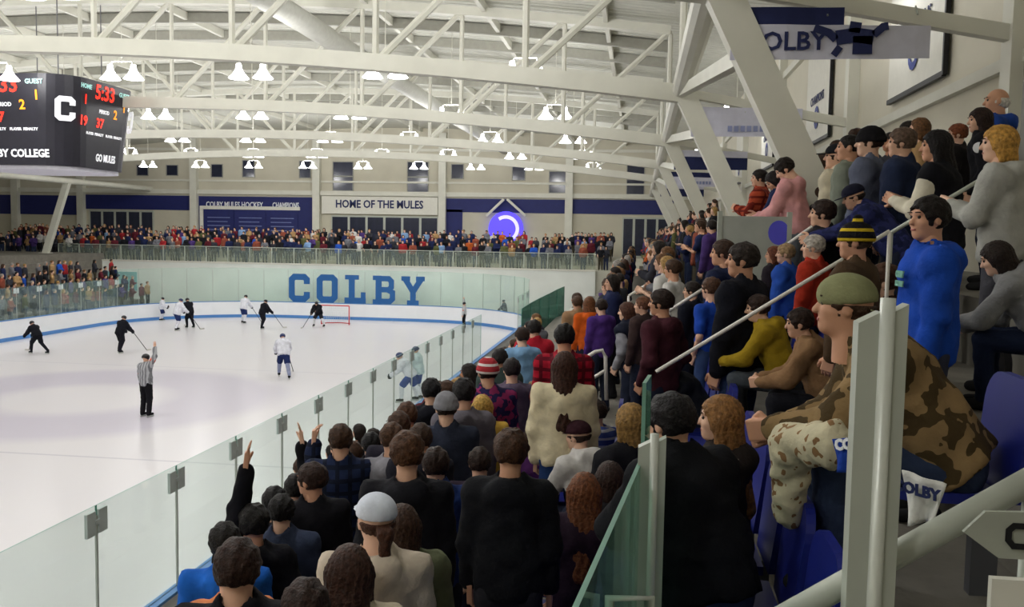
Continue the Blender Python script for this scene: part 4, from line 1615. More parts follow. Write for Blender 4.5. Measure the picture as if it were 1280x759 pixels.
P(426, 531, 7.0, 'wave', 108, 'tall spectator in a navy plaid jacket with one arm half raised', ('jacket', '#1c2644', 'plaid', '#121829'), hair=('short', '#3b2618'), group=G1)
P(464, 541, 8.6, 'stand', 112, 'spectator with black hair in a dark coat right of the plaid jacket', ('jacket', '#14141c'), hair=('short', '#0f0d10'), group=G1)
P(471, 618, 4.2, 'stand', 104, 'woman in a white cap with a long brown ponytail and cream sweater', ('hoodie', '#cdbfae'), hair=('ponytail', '#46291c'), hat=('cap', '#d6dcea'), yaw=20, group=G1)
P(437, 683, 4.4, 'stand', 100, 'woman with long brown hair and a cream fleece collar at the bottom edge', ('jacket', '#c9bda6'), hair=('long', '#3a241c'), group=G1)
P(382, 726, 4.1, 'stand', 105, 'dark brown head just rising above the bottom edge', ('jacket', '#1d1a1c'), hair=('short', '#2c1c17'), group=G1)
P(503, 632, 4.5, 'stand', 104, 'spectator in an olive green jacket right behind the white cap', ('jacket', '#6a7056'), hair=('long', '#3b271c'), group=G1)
P(509, 541, 5.2, 'stand', 104, 'man in a black fleece with a grey hood and curly brown hair', ('hoodie', '#1b1b21'), hair=('curly', '#4a2f1d'), group=G1)
P(639, 538, 4.6, 'stand', 92, 'man in a black sweater standing alone with bushy brown hair', ('hoodie', '#15161b'), legs='#2a2a30', hair=('curly', '#3c2517'), group=G1, rng=(.8, 1.3))
P(731, 592, 4.9, 'sitback', 95, 'woman with very long auburn hair beside the glass divider', ('jacket', '#2a1d2c'), hair=('xlong', '#6b3f24'), group=G1)
P(763, 578, 5.6, 'sitback', 100, 'dark brown-haired spectator in black between auburn hair and divider', ('hoodie', '#1a181c'), hair=('bob', '#2d1c16'), group=G1)
P(664, 537, 7.2, 'stand', 98, 'spectator in a purple jacket behind the man in the black sweater', ('jacket', '#4a2358'), hair=('short', '#301c14'), group=G1, sr=(.78, 1.08))
P(722, 526, 6.3, 'sitlean', 130, 'man in a white hoodie and dark maroon cap bending forward', ('hoodie', '#c9c6c4'), hair=('short', '#2a1a14'), hat=('cap', '#331a22'), yaw=25, group=G1)
P(706, 440, 6.5, 'stand', 95, 'woman in a cream sweater with long brown hair and blue jeans', ('jacket', '#d9cdae'), legs='#223a6a', hair=('xlong', '#3b2219'), group=G1)
P(706, 405, 7.3, 'stand', 100, 'black-haired spectator in a red plaid shirt', ('hoodie', '#a3182e', 'plaid', '#5c1020'), hair=('short', '#0f0c0d'), group=G1)
P(558, 492, 7.0, 'stand', 106, 'spectator in a grey knit hat and charcoal jacket', ('jacket', '#2b3040'), hair=('short', '#2a1d16'), hat=('beanie', '#85858c'), group=G1)
P(580, 474, 7.1, 'stand', 106, 'spectator in a grey hoodie with black hair beside the grey knit hat', ('hoodie', '#6a6670'), hair=('curly', '#141013'), group=G1)
P(603, 494, 7.6, 'stand', 110, 'blonde spectator with a yellow scarf beside the grey hoodie', ('jacket', '#c9a548'), hair=('bob', '#c09a4e'), group=G1)
P(539, 474, 8.0, 'stand', 110, 'spectator with black hair and a black hoodie close to the glass', ('hoodie', '#15161e'), hair=('curly', '#121014'), group=G1)
P(610, 449, 7.6, 'stand', 112, 'spectator in a red and white knit hat with a pink and navy jacket', ('jacket', '#2a2550', 'camo', '#8a2f5e'), hair=('short', '#1d1412'), hat=('beanie', '#a6343c', 'hstripe', '#d8d4d4'), group=G1)
for (u, v, d, c, h, hc, lb) in ((509, 503, 8.0, '#3a2a2c', 'short', '#4a3020', 'topmost of the four brown heads by the glass'), (499, 515, 7.3, '#2c2a36', 'short', '#3f291c', 'second of the four brown heads by the glass'),
                                (490, 529, 6.6, '#8b8a93', 'short', '#49301f', 'light grey hoodie, lowest of the four brown heads'), (526, 530, 6.4, '#22222c', 'short', '#352318', 'dark hoodie right of the four brown heads')):
    P(u, v, d, 'stand', 110, 'spectator with brown hair, ' + lb, ('hoodie', c), hair=(h, hc), group=G1)
P(545, 560, 5.6, 'stand', 106, 'spectator in a blue jacket between the grey knit hat and the curly-haired man', ('jacket', '#22366e'), hair=('short', '#2a1a14'), group=G1)
P(600, 560, 6.2, 'stand', 100, 'spectator in a dark plum hoodie left of the man in the black sweater', ('hoodie', '#2b2030'), hair=('short', '#2a1b15'), group=G1)
P(669, 477, 8.6, 'sit', 120, 'child with light brown hair sitting below the red plaid shirt', ('hoodie', '#3d3a3e'), hair=('short', '#7a5a3a'), group=G1)
P(653, 409, 11.5, 'stand', 120, 'spectator in a light blue top beside the red jacket', ('hoodie', '#7fa7cf'), hair=('short', '#2b1b15'), group=G1)
P(668, 400, 12.0, 'stand', 115, 'spectator in a scarlet jacket near the bench opening', ('jacket', '#b32233'), hair=('short', '#17110f'), group=G1)
P(625, 436, 9.8, 'stand', 115, 'dark-haired spectator in a green-grey coat by the bench glass', ('jacket', '#3c4a48'), hair=('short', '#171214'), group=G1)
P(640, 448, 9.0, 'stand', 112, 'spectator in a mauve-grey hoodie behind the child', ('hoodie', '#5b4f63'), hair=('short', '#20181a'), group=G1)
P(737, 371, 13.5, 'stand', 110, 'spectator in a bright orange hoodie', ('hoodie', '#cc5c1e'), hair=('long', '#6b4226'), group=G1)
P(722, 370, 14.0, 'stand', 115, 'spectator in a tan jacket left of the orange hoodie', ('jacket', '#9a7a5c'), hair=('short', '#4a3222'), group=G1)
P(752, 374, 12.5, 'stand', 130, 'spectator in a purple hoodie right of the orange hoodie', ('hoodie', '#4b2f78'), hair=('short', '#2a1c17'), group=G1)
P(745, 500, 7.2, 'sit', 140, 'spectator in a blue and grey striped shirt below the looped handrail', ('hoodie', '#3b4a86', 'hstripe', '#9a9ca8'), hair=('short', '#2a1c17'), group=G1)
P(790, 505, 6.0, 'sitback', 130, 'spectator in a black jacket with yellow-blond hair beside the divider', ('jacket', '#16161c'), hair=('bob', '#8a6a3a'), group=G1)

G2 = STAND_GROUP
P(784, 378, 8.2, 'look', 175, 'spectator in a dark vest over grey sleeves with brown hair', ('vest', '#1f2333'), hair=('bob', '#4b2c20'), sleeve='#8f8f98', group=G2)
P(804, 371, 10.0, 'stand', 178, 'bearded man behind the dark vest', ('jacket', '#3a2c2c'), hair=('short', '#6b4430'), group=G2)
P(828, 362, 7.6, 'pockets', 172, 'man in a maroon hoodie with dark brown hair', ('hoodie', '#43202a'), hair=('short', '#23140f'), group=G2)
P(828, 438, 6.8, 'sithunch', 200, 'child with brown hair crouched below the white stair rail', ('jacket', '#22252c'), hair=('short', '#4d3425'), group=G2)
P(890, 347, 8.0, 'pockets', 165, 'boy in a royal blue shirt and jeans standing on the steps', ('tee', '#1f46a8'), legs='#33466e', hair=('short', '#4a3020'), yaw=-20, group=G2)
P(930, 304, 7.6, 'stand', 175, 'man in a black coat standing with his back to the boy in blue', ('jacket', '#15161f'), legs='#27375a', hair=('short', '#2b2320'), yaw=10, group=G2)
P(947, 369, 6.8, 'sitlean', 178, 'seated spectator in a mustard hoodie', ('hoodie', '#9a8020'), legs='#4a5058', hair=('short', '#2e1d17'), group=G2, keep=True, sr=(.76, 1.08), rng=(.85, 1.2))
P(999, 386, 6.0, 'sitlean', 180, 'seated man in a brown jacket clasping his hands', ('jacket', '#8a6a4c'), legs='#1d1e26', hair=('short', '#2b1c16'), group=G2, keep=True, sr=(.76, 1.08), rng=(.85, 1.2))
P(1063, 343, 3.9, 'sithunch', 188, 'man in a khaki backward cap and camouflage jacket', ('jacket', '#8c7350', 'camo', '#4a3c26'), legs='#2f3a55', hair=('short', '#3a281c'), hat=('backcap', '#8a8c68'), yaw=-10, pitch=-24, group=G2, rng=(.94, 1.15), keep=True, sr=(.8, 1.12))
P(903, 495, 4.3, 'sitback', 178, 'seated woman with long dark-blonde hair', ('hoodie', '#2c2624'), legs='#22242e', hair=('xlong', '#8a6238'), group=G2, keep=True, sr=(.74, 1.08), rng=(.95, 1.08))
P(838, 492, 3.85, 'sitlean', 140, 'person in a black puffer jacket hunched below the white rail', ('puffer', '#15161b'), legs='#3a4a6a', hair=('short', '#151114'), group=G2, keep=True, sr=(.8, 1.15), rng=(.95, 1.1))
boy = P(1164, 246, 5.3, 'stand', 208, 'boy in a royal blue hoodie with green lettering on the chest', ('hoodie', '#1d49b0'), legs='#3b3f52', hair=('short', '#160f0e'), sk=1, group=G2, keep=True, sr=(.8, 1.05), rng=(.95, 1.06))
P(1240, 303, 5.7, 'sithunch', 165, 'person in a heather grey sweatshirt with long dark hair, sitting', ('hoodie', '#8b8b8d'), legs='#1e2740', hair=('long', '#231814'), group=G2, keep=True, sr=(.74, 1.08), rng=(.9, 1.1))
P(1047, 180, 8.0, 'stand', 178, 'man in a black cap and cream top in the top row', ('jacket', '#c9bfa8'), hair=('short', '#2b1b15'), hat=('cap', '#191a20'), group=G2)
P(1063, 168, 7.6, 'stand', 180, 'man in a grey-green hoodie with cropped black hair in the top row', ('hoodie', '#7d8377'), hair=('crop', '#191312'), group=G2)
P(1089, 160, 7.4, 'stand', 178, 'man in a black knit hat and slate jacket in the top row', ('jacket', '#5a5f72'), hair=('short', '#2a1a14'), hat=('beanie', '#17161a'), lod=0, group=G2)
P(1129, 160, 6.9, 'stand', 176, 'heavy man in a navy coat with greying brown hair', ('jacket', '#222b45'), hair=('short', '#5d4a3e'), group=G2)
P(1172, 163, 6.4, 'clap', 178, 'woman in a black vest with white sleeves and black hair', ('vest', '#14141a'), hair=('long', '#120d0f'), sleeve='#d9d2c0', group=G2)
P(1198, 155, 8.8, 'stand', 180, 'red-haired child in black between two women', ('jacket', '#1d1a1c'), hair=('short', '#7a4228'), group=G2)
badge = P(1226, 135, 6.0, 'look', 186, 'woman in a black jacket with a white badge and long dark hair', ('jacket', '#16161c'), hair=('xlong', '#2b1a16'), group=G2)
P(1248, 110, 7.8, 'stand', 182, 'white-haired man in a blue hoodie at the back', ('hoodie', '#21408c'), hair=('bald', '#d8d4cc'), group=G2)
P(1251, 157, 5.1, 'clap', 176, 'blonde woman in a pale grey hoodie', ('hoodie', '#a9a9a4'), legs='#4a4a52', hair=('bob', '#b5873f'), group=G2)
P(1063, 231, 7.2, 'bend', 186, 'man in a navy patterned shirt bending forward with a dark cap', ('jacket', '#2c3162', 'camo', '#20254a'), hair=('short', '#20150f'), hat=('cap', '#17182a'), group=G2)
P(1071, 280, 6.0, 'stand', 178, 'spectator in a black and yellow striped bobble hat', ('jacket', '#4b3a2a'), hair=('short', '#3a2a1f'), hat=('pom', '#17151a', 'hstripe', '#cdb02a'), group=G2, keep=True, sr=(.78, 1.05), rng=(.9, 1.2))
P(1018, 294, 8.2, 'stand', 178, 'spectator in a red jacket with grey hair', ('jacket', '#a5301f'), hair=('short', '#b4aca4'), group=G2)
P(983, 305, 8.8, 'stand', 180, 'spectator in a blue jacket with fair hair', ('jacket', '#2f58b8'), hair=('short', '#a08462'), group=G2)
P(968, 308, 9.2, 'stand', 180, 'red-brown haired spectator in black beside the blue jacket', ('jacket', '#28222a'), hair=('bob', '#6a3a26'), group=G2)
P(974, 200, 11.0, 'headdown', 182, 'man in a pink shirt looking down', ('hoodie', '#d49a9c'), legs='#6a6f78', hair=('short', '#1c1411'), lod=0, group=G2, keep=True)
P(950, 212, 11.6, 'clap', 190, 'spectator in an orange-red plaid shirt beside the pink shirt', ('jacket', '#a8452c', 'plaid', '#6a2018'), hair=('short', '#1c1512'), group=G2, keep=True)
P(962, 216, 10.8, 'headdown', 190, 'spectator in a navy jacket with long black hair beside the pink shirt', ('jacket', '#1f2a50'), hair=('long', '#1a1315'), group=G2, keep=True)
phn = P(1022, 232, 9.6, 'phone', 178, 'spectator in a dark coat lifting a phone', ('jacket', '#221e22'), hair=('bob', '#3a2519'), group=G2, keep=True)
P(866, 352, 10.5, 'stand', 176, 'spectator in a black jacket behind the boy in blue', ('jacket', '#181a26'), hair=('short', '#201714'), group=G2)
P(905, 300, 9.8, 'stand', 178, 'spectator in a navy sweater left of the man in the black coat', ('hoodie', '#1d2440'), hair=('short', '#3a281f'), group=G2)
P(1105, 330, 5.2, 'sit', 180, 'brown-haired spectator sitting behind the bobble hat', ('jacket', '#3c2c24'), hair=('short', '#4a2f22'), group=G2)
P(1030, 250, 8.4, 'stand', 180, 'spectator in a black jacket below the lifted phone', ('jacket', '#17171d'), hair=('short', '#2b1c17'), group=G2)

for k_, (tx, sz) in enumerate((('COLBY', .042), ('HOCKEY', .034))):
    text('chest_lettering', tx, sz, mat('print_green', '#7fb8a4', .8, noise=0), boy, frame((.158, 0, 1.33 - .05 * k_), (0, -1, 0), (.0, 0, 1)) @ Matrix.Rotation(math.pi, 4, 'Y') if False else frame((.165, .05, 1.33 - .05 * k_), (0, 1, 0), (0, 0, 1)), .004, bold=.004)
bj = getJ('look')
bm = MB().lathe([(.0001, .012), (.05, .01), (.052, -.012), (.0001, -.014)], n=14).mesh('badge', TXT_WHITE)
bo_ = link('badge', bm, badge, tuple(bj['SL'] + A([.03, .085, -.06]))); bo_.rotation_euler = (-math.pi / 2, 0, 0)
pm = phn.matrix_world @ Vector(getJ('phone')['WL'] + getJ('phone')['DL'] * .12)
po = MB().box(-.006, .006, -.04, .04, -.03, .13).build('mobile_phone', BLACK, None, False, tuple(pm))
tag(po, 'black mobile phone held up by the spectator in the dark coat', 'phone')

# ------------------------------------------------------------------ skaters
def skater(uf, vf, uh, vh, pose, face, label, jersey, pants, sock, helmet, ref=False, stick=True, yaw=0, pat=None, lod=1):
    foot = on_z(uf, vf, 0)
    dr = ray(uh, vh)
    t = math.hypot(foot[0] - CAM[0], foot[1] - CAM[1]) / math.hypot(dr[0], dr[1])
    ztop = (CAM + dr * t)[2]
    hm = head_top(pose)
    lift = .045
    s = min(max((ztop - lift) / hm[2], .88), 1.12)
    ox = hm[0] * .5 * s
    fa = math.radians(face)
    loc = (foot[0] - ox * math.cos(fa), foot[1] - ox * math.sin(fa), lift)
    J = getJ(pose)
    yw = math.radians(yaw)
    o = link('person', body_mesh(pose, lod, yw, 0), None)
    o.matrix_world = Matrix.Translation(loc) @ Matrix.Rotation(fa, 4, 'Z') @ Matrix.Scale(s, 4)
    setmat(o, skin(SKINS[0]))
    tag(o, label, 'person', 'people on the ice')
    g = link('jersey', part_mesh('g', ('jersey', pose, lod, 0)), o); setmat(g, cloth(jersey, pat[0], pat[1]) if pat else cloth(jersey))
    if ref:
        g = link('trousers', part_mesh('g', ('legs', pose, lod, 0)), o); setmat(g, cloth(pants))
    else:
        g = link('hockey_pants', part_mesh('g', ('hpants', pose, lod, 0)), o); setmat(g, cloth(pants))
        for k_ in ('sockL', 'sockR'):
            g = link('sock', part_mesh('g', (k_, pose, lod, 0)), o); setmat(g, cloth(sock))
        for n_ in 'LR':
            gm = MB().lathe([(.0001, .09), (.05, .07), (.07, .0), (.06, -.07), (.0001, -.09)], n=10).mesh('glove', cloth('#20222c'), True)
            gl = link('glove', gm, o, tuple(J['W' + n_] + J['D' + n_] * .06))
    for n_ in 'LR':
        g = link('skate', part_mesh('g', ('shoe' + n_, pose, lod)), o); setmat(g, cloth('#17181d'))
        a = J['A' + n_]
        bl = MB().box(a[0] - .08, a[0] + .2, a[1] - .008, a[1] + .008, a[2] - .135, a[2] - .085).mesh('blade', ALU)
        link('blade', bl, g)
    if ref:
        for n_ in 'LR':
            S_, E_ = J['S' + n_], J['E' + n_]
            ab = MB().tube([S_ + (E_ - S_) * .45, S_ + (E_ - S_) * .78], .076, 12).mesh('armband', cloth('#e0562a'), True)
            link('armband', ab, o)
    HM = head_matrix(J, yw, 0)
    g = link('helmet', part_mesh('h', ('helmet', LOD[lod]['hair'], 0)), o); g.matrix_local = HM; setmat(g, mat('helmet_' + helmet, helmet, .3))
    if stick:
        M4 = o.matrix_world
        a = A(M4 @ Vector(J['WL'] + J['DL'] * .08)); b_ = A(M4 @ Vector(J['WR'] + J['DR'] * .08))
        fwd = A([math.cos(fa), math.sin(fa), 0]); side = A([-math.sin(fa), math.cos(fa), 0])
        tip = A([b_[0], b_[1], 0]) + fwd * .55 + side * -.3; tip[2] = .05
        butt = b_ + (b_ - tip) / np.linalg.norm(b_ - tip) * .45
        so = empty('hockey_stick', tuple(tip))
        tag(so, 'hockey stick held by the ' + label.split(',')[0], 'hockey stick', 'hockey sticks on the ice')
        MB().tube([butt - tip, (0, 0, 0)], .016, 6).build('shaft', BLACK, so)
        MB().prism([(0, 0, -.035), (0, 0, .04), tuple(fwd * .28 + A([0, 0, .03])), tuple(fwd * .3 + A([0, 0, -.035]))], tuple(side * .012)).build('blade', mat('stick_tape', '#c9c6c0', .8), so)
    return o


WJ, NV, BK = '#dcdde6', '#23305e', '#17181f'
skater(183, 521, 181, 438, 'ref', 78, 'referee in a grey striped shirt and black trousers with orange armbands raising an arm', '#77787c', '#17171b', BK, '#15151a', ref=True, stick=False, pat=('vstripe', '#a9aaae'), lod=0)
skater(44, 442, 30, 402, 'skate', 165, 'player in black leaning left, near the left boards', BK, BK, BK, BK)
skater(153, 441, 153, 395, 'glide', 75, 'player in black standing upright beyond the referee', BK, BK, '#1b1b24', BK)
skater(224, 413, 224, 373, 'glide', 60, 'player in white grappling with a player in black', WJ, NV, WJ, NV)
skater(236, 410, 236, 373, 'glide', 150, 'player in black close beside a white jersey', BK, BK, BK, BK)
skater(306, 404, 305, 369, 'glide', 80, 'player in white with navy pants before the far boards', WJ, NV, WJ, BK)
skater(330, 411, 329, 375, 'glide', 60, 'player in black just left of the big lettering', BK, BK, BK, BK)
skater(397, 409, 397, 377, 'goalie', -95, 'goaltender in black with white leg pads before the goal', BK, '#2a2b33', '#dfdfe2', BK)
skater(354, 471, 349, 418, 'skate', 118, 'player in white with navy stripes skating alone in mid ice', WJ, NV, '#8a90ac', NV)
skater(580, 411, 580, 378, 'ref', 180, 'linesman in a pale shirt and black trousers with armbands, far corner', '#b9babd', '#15151a', BK, BK, ref=True, stick=False)
skater(203, 401, 202, 372, 'upright', 20, 'player in white seen at the far boards behind the grappling pair', WJ, NV, WJ, BK, stick=False)
skater(506, 503, 492, 426, 'skate', 185, 'player in white with blue pants celebrating close to the glass', WJ, '#24408a', '#dfe0e8', NV, stick=False)
skater(521, 500, 520, 433, 'upright', 175, 'second celebrating player in white, nearer the crowd', '#cfdfe2', '#24408a', '#dfe0e8', NV, stick=False)
skater(630, 404, 630, 375, 'upright', 200, 'dark figure standing at the far right corner boards', '#1b2430', BK, BK, BK, stick=False)

# ------------------------------------------------------------------ stair handrails
def handrail(label, pts, r, posts=(), m=RAILW, mids=()):
    o = empty('handrail', tuple(pts[0]))
    tag(o, label, 'handrail', 'stair handrails in the right-hand stand')
    base = A(pts[0])
    MB().tube([A(p) - base for p in pts], r, 8).build('rail', m, o, True)
    for p in mids:
        MB().tube([A(q) - base for q in p], r * .9, 8).build('mid_rail', m, o, True)
    for p in posts:
        i, zf = row_floor(p[0])
        MB().tube([A(p) - base, A([p[0], p[1], zf]) - base], r * .95, 8).build('rail_post', m, o, True)
    return o


Y1_ = 5.9
a, b_ = on_y(820, 465, Y1_), on_y(1112, 289, Y1_)
handrail('long white stair rail slanting up across the right-hand stand', [a, b_], .0125, [b_])
a, b_ = on_y(1114, 291, Y1_ + .25), on_y(1262, 203, Y1_ + .25)
handrail('grey stair rail rising behind the boy in the royal blue hoodie', [a, b_], .013, [a, b_], ALU_P)
Y3_ = 9.3
handrail('white looped end of a handrail beside the cream sweater', [on_y(700, 468, Y3_), on_y(744, 440, Y3_), on_y(753, 438, Y3_), on_y(757, 446, Y3_), on_y(758, 500, Y3_)], .02, [on_y(700, 468, Y3_)],
         mids=[[on_y(731, 479, Y3_), on_y(757, 463, Y3_)]])
a, b_ = on_y(836, 389, Y3_), on_y(878, 362, Y3_)
handrail('short white rail piece between the maroon hoodie and the boy in blue', [a, b_], .017, [a])
a, b_ = on_y(985, 305, Y3_), on_y(1034, 270, Y3_)
handrail('white rail piece beside the pink shirt', [a, b_], .017, [a])
a, b_ = on_y(786, 370, 16.4), on_y(834, 340, 16.4)
handrail('white stair rail farther down the stand above the dark vest', [a, b_], .024, [a])
# close handrail crossing the lower right corner
a, b_ = on_y(960, 783, 2.1), on_y(1300, 594, 2.1)
hr = empty('handrail', tuple(a))
tag(hr, 'thick pale handrail crossing the lower right corner', 'handrail')
MB().tube([A([0, 0, 0]), b_ - a], .029, 14).build('rail', ALU_P, hr, True)
for t in (.02, .98):
    q = a + (b_ - a) * t
    MB().tube([q - a, A([q[0], q[1], row_floor(q[0])[1]]) - a], .022, 10).build('rail_post', ALU_P, hr, True)


# ------------------------------------------------------------------ glazing posts and the glass divider
def glazing_post(label, u, vtop, Y, w, flr):
    top = on_y(u, vtop, Y)
    o = empty('glazing_post', (top[0], Y, flr))
    tag(o, label, 'post')
    h = top[2] - flr
    k = w / .1
    for x0, x1, t0, t1 in ((-.052, -.006, -.055, -.03), (.02, .05, -.03, -.012)):
        mb = MB().prism([(x0 * k, -.022, 0), (x1 * k, -.022, 0), (x1 * k, -.022, h + t1 * k), (x0 * k, -.022, h + t0 * k)], (0, .05, 0))
        mb.build('side_plate', ALU_P, o)
    MB().tube([(.007 * k, -.02, 0), (.007 * k, -.02, h)], .0165 * k, 12).build('tube', mat('post_bright', '#cfd3cc', .35, metal=.2), o, True)
    MB().box(-.075 * k, .075 * k, -.06, .06, 0, .012).build('base_plate', ALU_P, o)
    return o


glazing_post('tall pale metal glazing post close in front at the right', 1103, 372, 2.04, .098, 4.1)
glazing_post('pale metal glazing post at the end of the glass divider', 816, 541, 3.22, .094, 4.1)
dv = empty('glass_divider', tuple(on_z(800, 572, 5.2)))
tag(dv, 'green-edged glass divider beside the near crowd', 'glass divider')
B = on_z(800, 572, 5.2); A_ = on_z(715, 759, 5.2); ext = A_ + (A_ - B) * .5
dvi = Matrix.Translation(-Vector(B))
for nm, p, q, ztop in (('glass_pane', ext, B, 5.2), ('end_pane', B + (B - A_) * .01, B + (B - A_) * .16, 5.47)):
    d = (q - p)[:2] / np.linalg.norm((q - p)[:2]); n_ = A([d[1], -d[0]])
    mb = MB().prism([(p[0], p[1], 3.62), (q[0], q[1], 3.62), (q[0], q[1], ztop), (p[0], p[1], ztop)], (*(n_ * .014), 0))
    mb.m = [0, 0, 1, 1, 1, 1]
    o = mb.build(nm, [GLASS_C, mat('divider_edge', '#6f9c8c', .3, noise=.1)], dv); o.matrix_parent_inverse = dvi
p = on_y(762, 748, 2.3); q = on_y(812, 748, 2.3)
o = MB().tube([p + A([0, 0, -.2]), p, q, q + A([0, 0, -.3])], .014, 8).build('floor_bracket', ALU_P, None, True)
tag(o, 'small bent metal bracket at the foot of the glass divider', 'bracket')


# ------------------------------------------------------------------ blue seats
def rounded_poly(w, h, r, n=5):
    pts = []
    for cx, cy, a0 in ((w / 2 - r, h - r, 0), (-w / 2 + r, h - r, 90)):
        for i in range(n + 1):
            a = math.radians(a0 + 90 * i / n); pts.append((cx + r * math.cos(a), cy + r * math.sin(a)))
    pts += [(-w / 2 + .03, 0), (w / 2 - .03, 0)]
    return pts


rp_ = rounded_poly(.46, .46, .12)
mb = MB(); mb.prism([(.02 + .12 * z + .5 * y * y * 0, y, .42 + z) for y, z in rp_], (.035, 0, .0)); seat_back = mb.mesh('seat_back', SEATBLUE)
mb = MB(); mb.prism([(-x_, y, .41 + .03 * x_) for y, x_ in rounded_poly(.45, .42, .1)], (0, 0, .04)); seat_pan = mb.mesh('seat_pan', SEATBLUE)
mb = MB(); mb.box(-.05, .05, -.03, .03, 0, .42); seat_br = mb.mesh('bracket', mat('bracket_grey', '#55565a', .5))
n_s = 0
for i, x, ys in ((6, -.22, np.arange(2.3, 9, .56)), (7, .58, np.arange(2.6, 9, .56)), (8, 1.38, np.r_[3.8, np.arange(5.1, 9, .56)])):
    for k_, y in enumerate(ys):
        if 5.6 < y < 6.5: continue
        s_ = empty('stadium_seat', (x, float(y), ROWS[i][2]))
        tag(s_, 'blue plastic seat, number %s from the near end of the %s seated row' % (ORD[min(k_, 11)], {6: 'lowest', 7: 'middle', 8: 'highest'}[i]), 'seat', 'blue seats near the viewer')
        link('backrest', seat_back, s_); link('seat_pan', seat_pan, s_); link('bracket', seat_br, s_)


# ------------------------------------------------------------------ towels, blanket, panel, plate
def cloth_quad(name, label, cat, corners, m, amp=.012, n=8, thick=.005):
    c = [A(p, float) for p in corners]       # tl, tr, br, bl
    nv = np.cross(c[1] - c[0], c[3] - c[0]); nv /= np.linalg.norm(nv)
    base = sum(c) / 4
    mb = MB(); vs = []
    for side in (0, 1):
        for i in range(n + 1):
            for j in range(n + 1):
                a, b2 = j / n, i / n
                p = (c[0] * (1 - a) + c[1] * a) * (1 - b2) + (c[3] * (1 - a) + c[2] * a) * b2
                vs.append(p - base + nv * (amp * math.sin(a * 9 + b2 * 3) * (.4 + b2) + side * thick))
    N = (n + 1) ** 2
    fs = []
    for i in range(n):
        for j in range(n):
            q = i * (n + 1) + j
            fs.append((q, q + 1, q + n + 2, q + n + 1)); fs.append((N + q, N + q + n + 1, N + q + n + 2, N + q + 1))
    rim = [j for j in range(n + 1)] + [(i + 1) * (n + 1) + n for i in range(n)] + [n * (n + 1) + j for j in range(n - 1, -1, -1)] + [i * (n + 1) for i in range(n - 1, 0, -1)]
    for a, b2 in zip(rim, rim[1:] + rim[:1]):
        fs.append((a, N + a, N + b2, b2))
    o = empty(name, tuple(base)); tag(o, label, cat)
    mb.add(vs, fs).build('fabric', m, o, True)
    return o, c, base, nv


def pr(u, v, d):
    return CAM + ray(u, v) * d


o, c, base, nv = cloth_quad('rally_towel', 'blue towel with white print in the hands of the man in camouflage', 'towel', [pr(1040, 549, 3.4), pr(1082, 545, 3.3), pr(1080, 592, 3.35), pr(1045, 590, 3.4)], cloth('#1f3f9a'))
xd = (c[1] - c[0]); yd = (c[0] - c[3])
text('print', 'CO', .05, TXT_WHITE, o, frame(tuple(nv * -.02 + yd / np.linalg.norm(yd) * .035), xd, yd), .002, bold=.003)
o, c, base, nv = cloth_quad('rally_towel', 'white towel with navy lettering hanging behind the glazing post', 'towel', [pr(1127, 588, 2.95), pr(1182, 606, 2.9), pr(1170, 655, 2.95), pr(1134, 656, 3.0)], cloth('#d9d8d4'), .016)
xd = (c[1] - c[0]); yd = (c[0] - c[3])
text('print', 'COLBY', .045, TXT_NAVY, o, frame(tuple(nv * -.03 + yd / np.linalg.norm(yd) * .04), xd, yd), .002, bold=.002)
k0, k1, k2 = pr(1040, 555, 3.55), pr(990, 558, 3.75), pr(985, 640, 3.85)


def bl_fn(Pq):
    d = smin(rc(Pq, k0, k1, .085, .08), rc(Pq, k1, k2, .08, .06), .05)
    return d + wob(Pq, 38, .014, 1.0)


pts = A([k0, k1, k2])
V, Q = nets(bl_fn, pts.min(0) - .14, pts.max(0) + .14, .014)
mb = MB(); mb.arrays(V - k1, Q)
o = mb.build('floral_blanket', cloth('#c9c0a4', 'floral', '#8a6a4a'), None, True, tuple(k1))
tag(o, 'cream floral blanket draped over knees beside the man in camouflage', 'blanket')

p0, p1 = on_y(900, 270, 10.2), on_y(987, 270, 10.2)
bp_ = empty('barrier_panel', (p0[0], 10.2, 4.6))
tag(bp_, 'pale barrier panel with a painted violet-blue round reflection in front of the pink shirt', 'barrier')
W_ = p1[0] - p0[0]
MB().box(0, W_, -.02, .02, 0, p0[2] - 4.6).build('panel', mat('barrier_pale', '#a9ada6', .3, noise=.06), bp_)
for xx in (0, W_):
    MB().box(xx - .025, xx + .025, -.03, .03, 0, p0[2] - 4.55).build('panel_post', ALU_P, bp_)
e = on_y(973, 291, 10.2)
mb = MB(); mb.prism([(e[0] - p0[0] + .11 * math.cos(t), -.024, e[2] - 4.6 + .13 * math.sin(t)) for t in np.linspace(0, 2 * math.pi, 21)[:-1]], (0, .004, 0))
mb.build('painted_reflection', mat('reflection_violet', '#5a57d8', .5), bp_)  # flat violet disc paints the glowing round sign's reflection on the panel
c = on_y(1250, 668, 1.95)
sp_ = empty('sign_plate', tuple(c)); tag(sp_, 'white plate with a black letter beneath the close handrail', 'sign plate')
MB().prism([(-.07, 0, .0), (-.03, 0, .045), (.09, 0, .05), (.09, 0, -.05), (.0, 0, -.05)], (0, .01, 0)).build('plate', mat('plate_grey', '#a3a79c', .6), sp_)
mb = MB(); stroke(mb, [(.06, .02), (.025, .02), (.015, .01), (.015, -.01), (.025, -.022), (.06, -.022)], .012, ((0, -.003, 0), (1, 0, 0), (0, 0, 1)), .002); mb.build('letter', BLACK, sp_)
c = on_y(1262, 742, 1.95)
o = MB().box(-.035, .09, 0, .02, -.06, .028).build('sign_plate', SIGNW, None, False, tuple(c)); tag(o, 'lower blank white plate at the bottom right corner', 'sign plate')

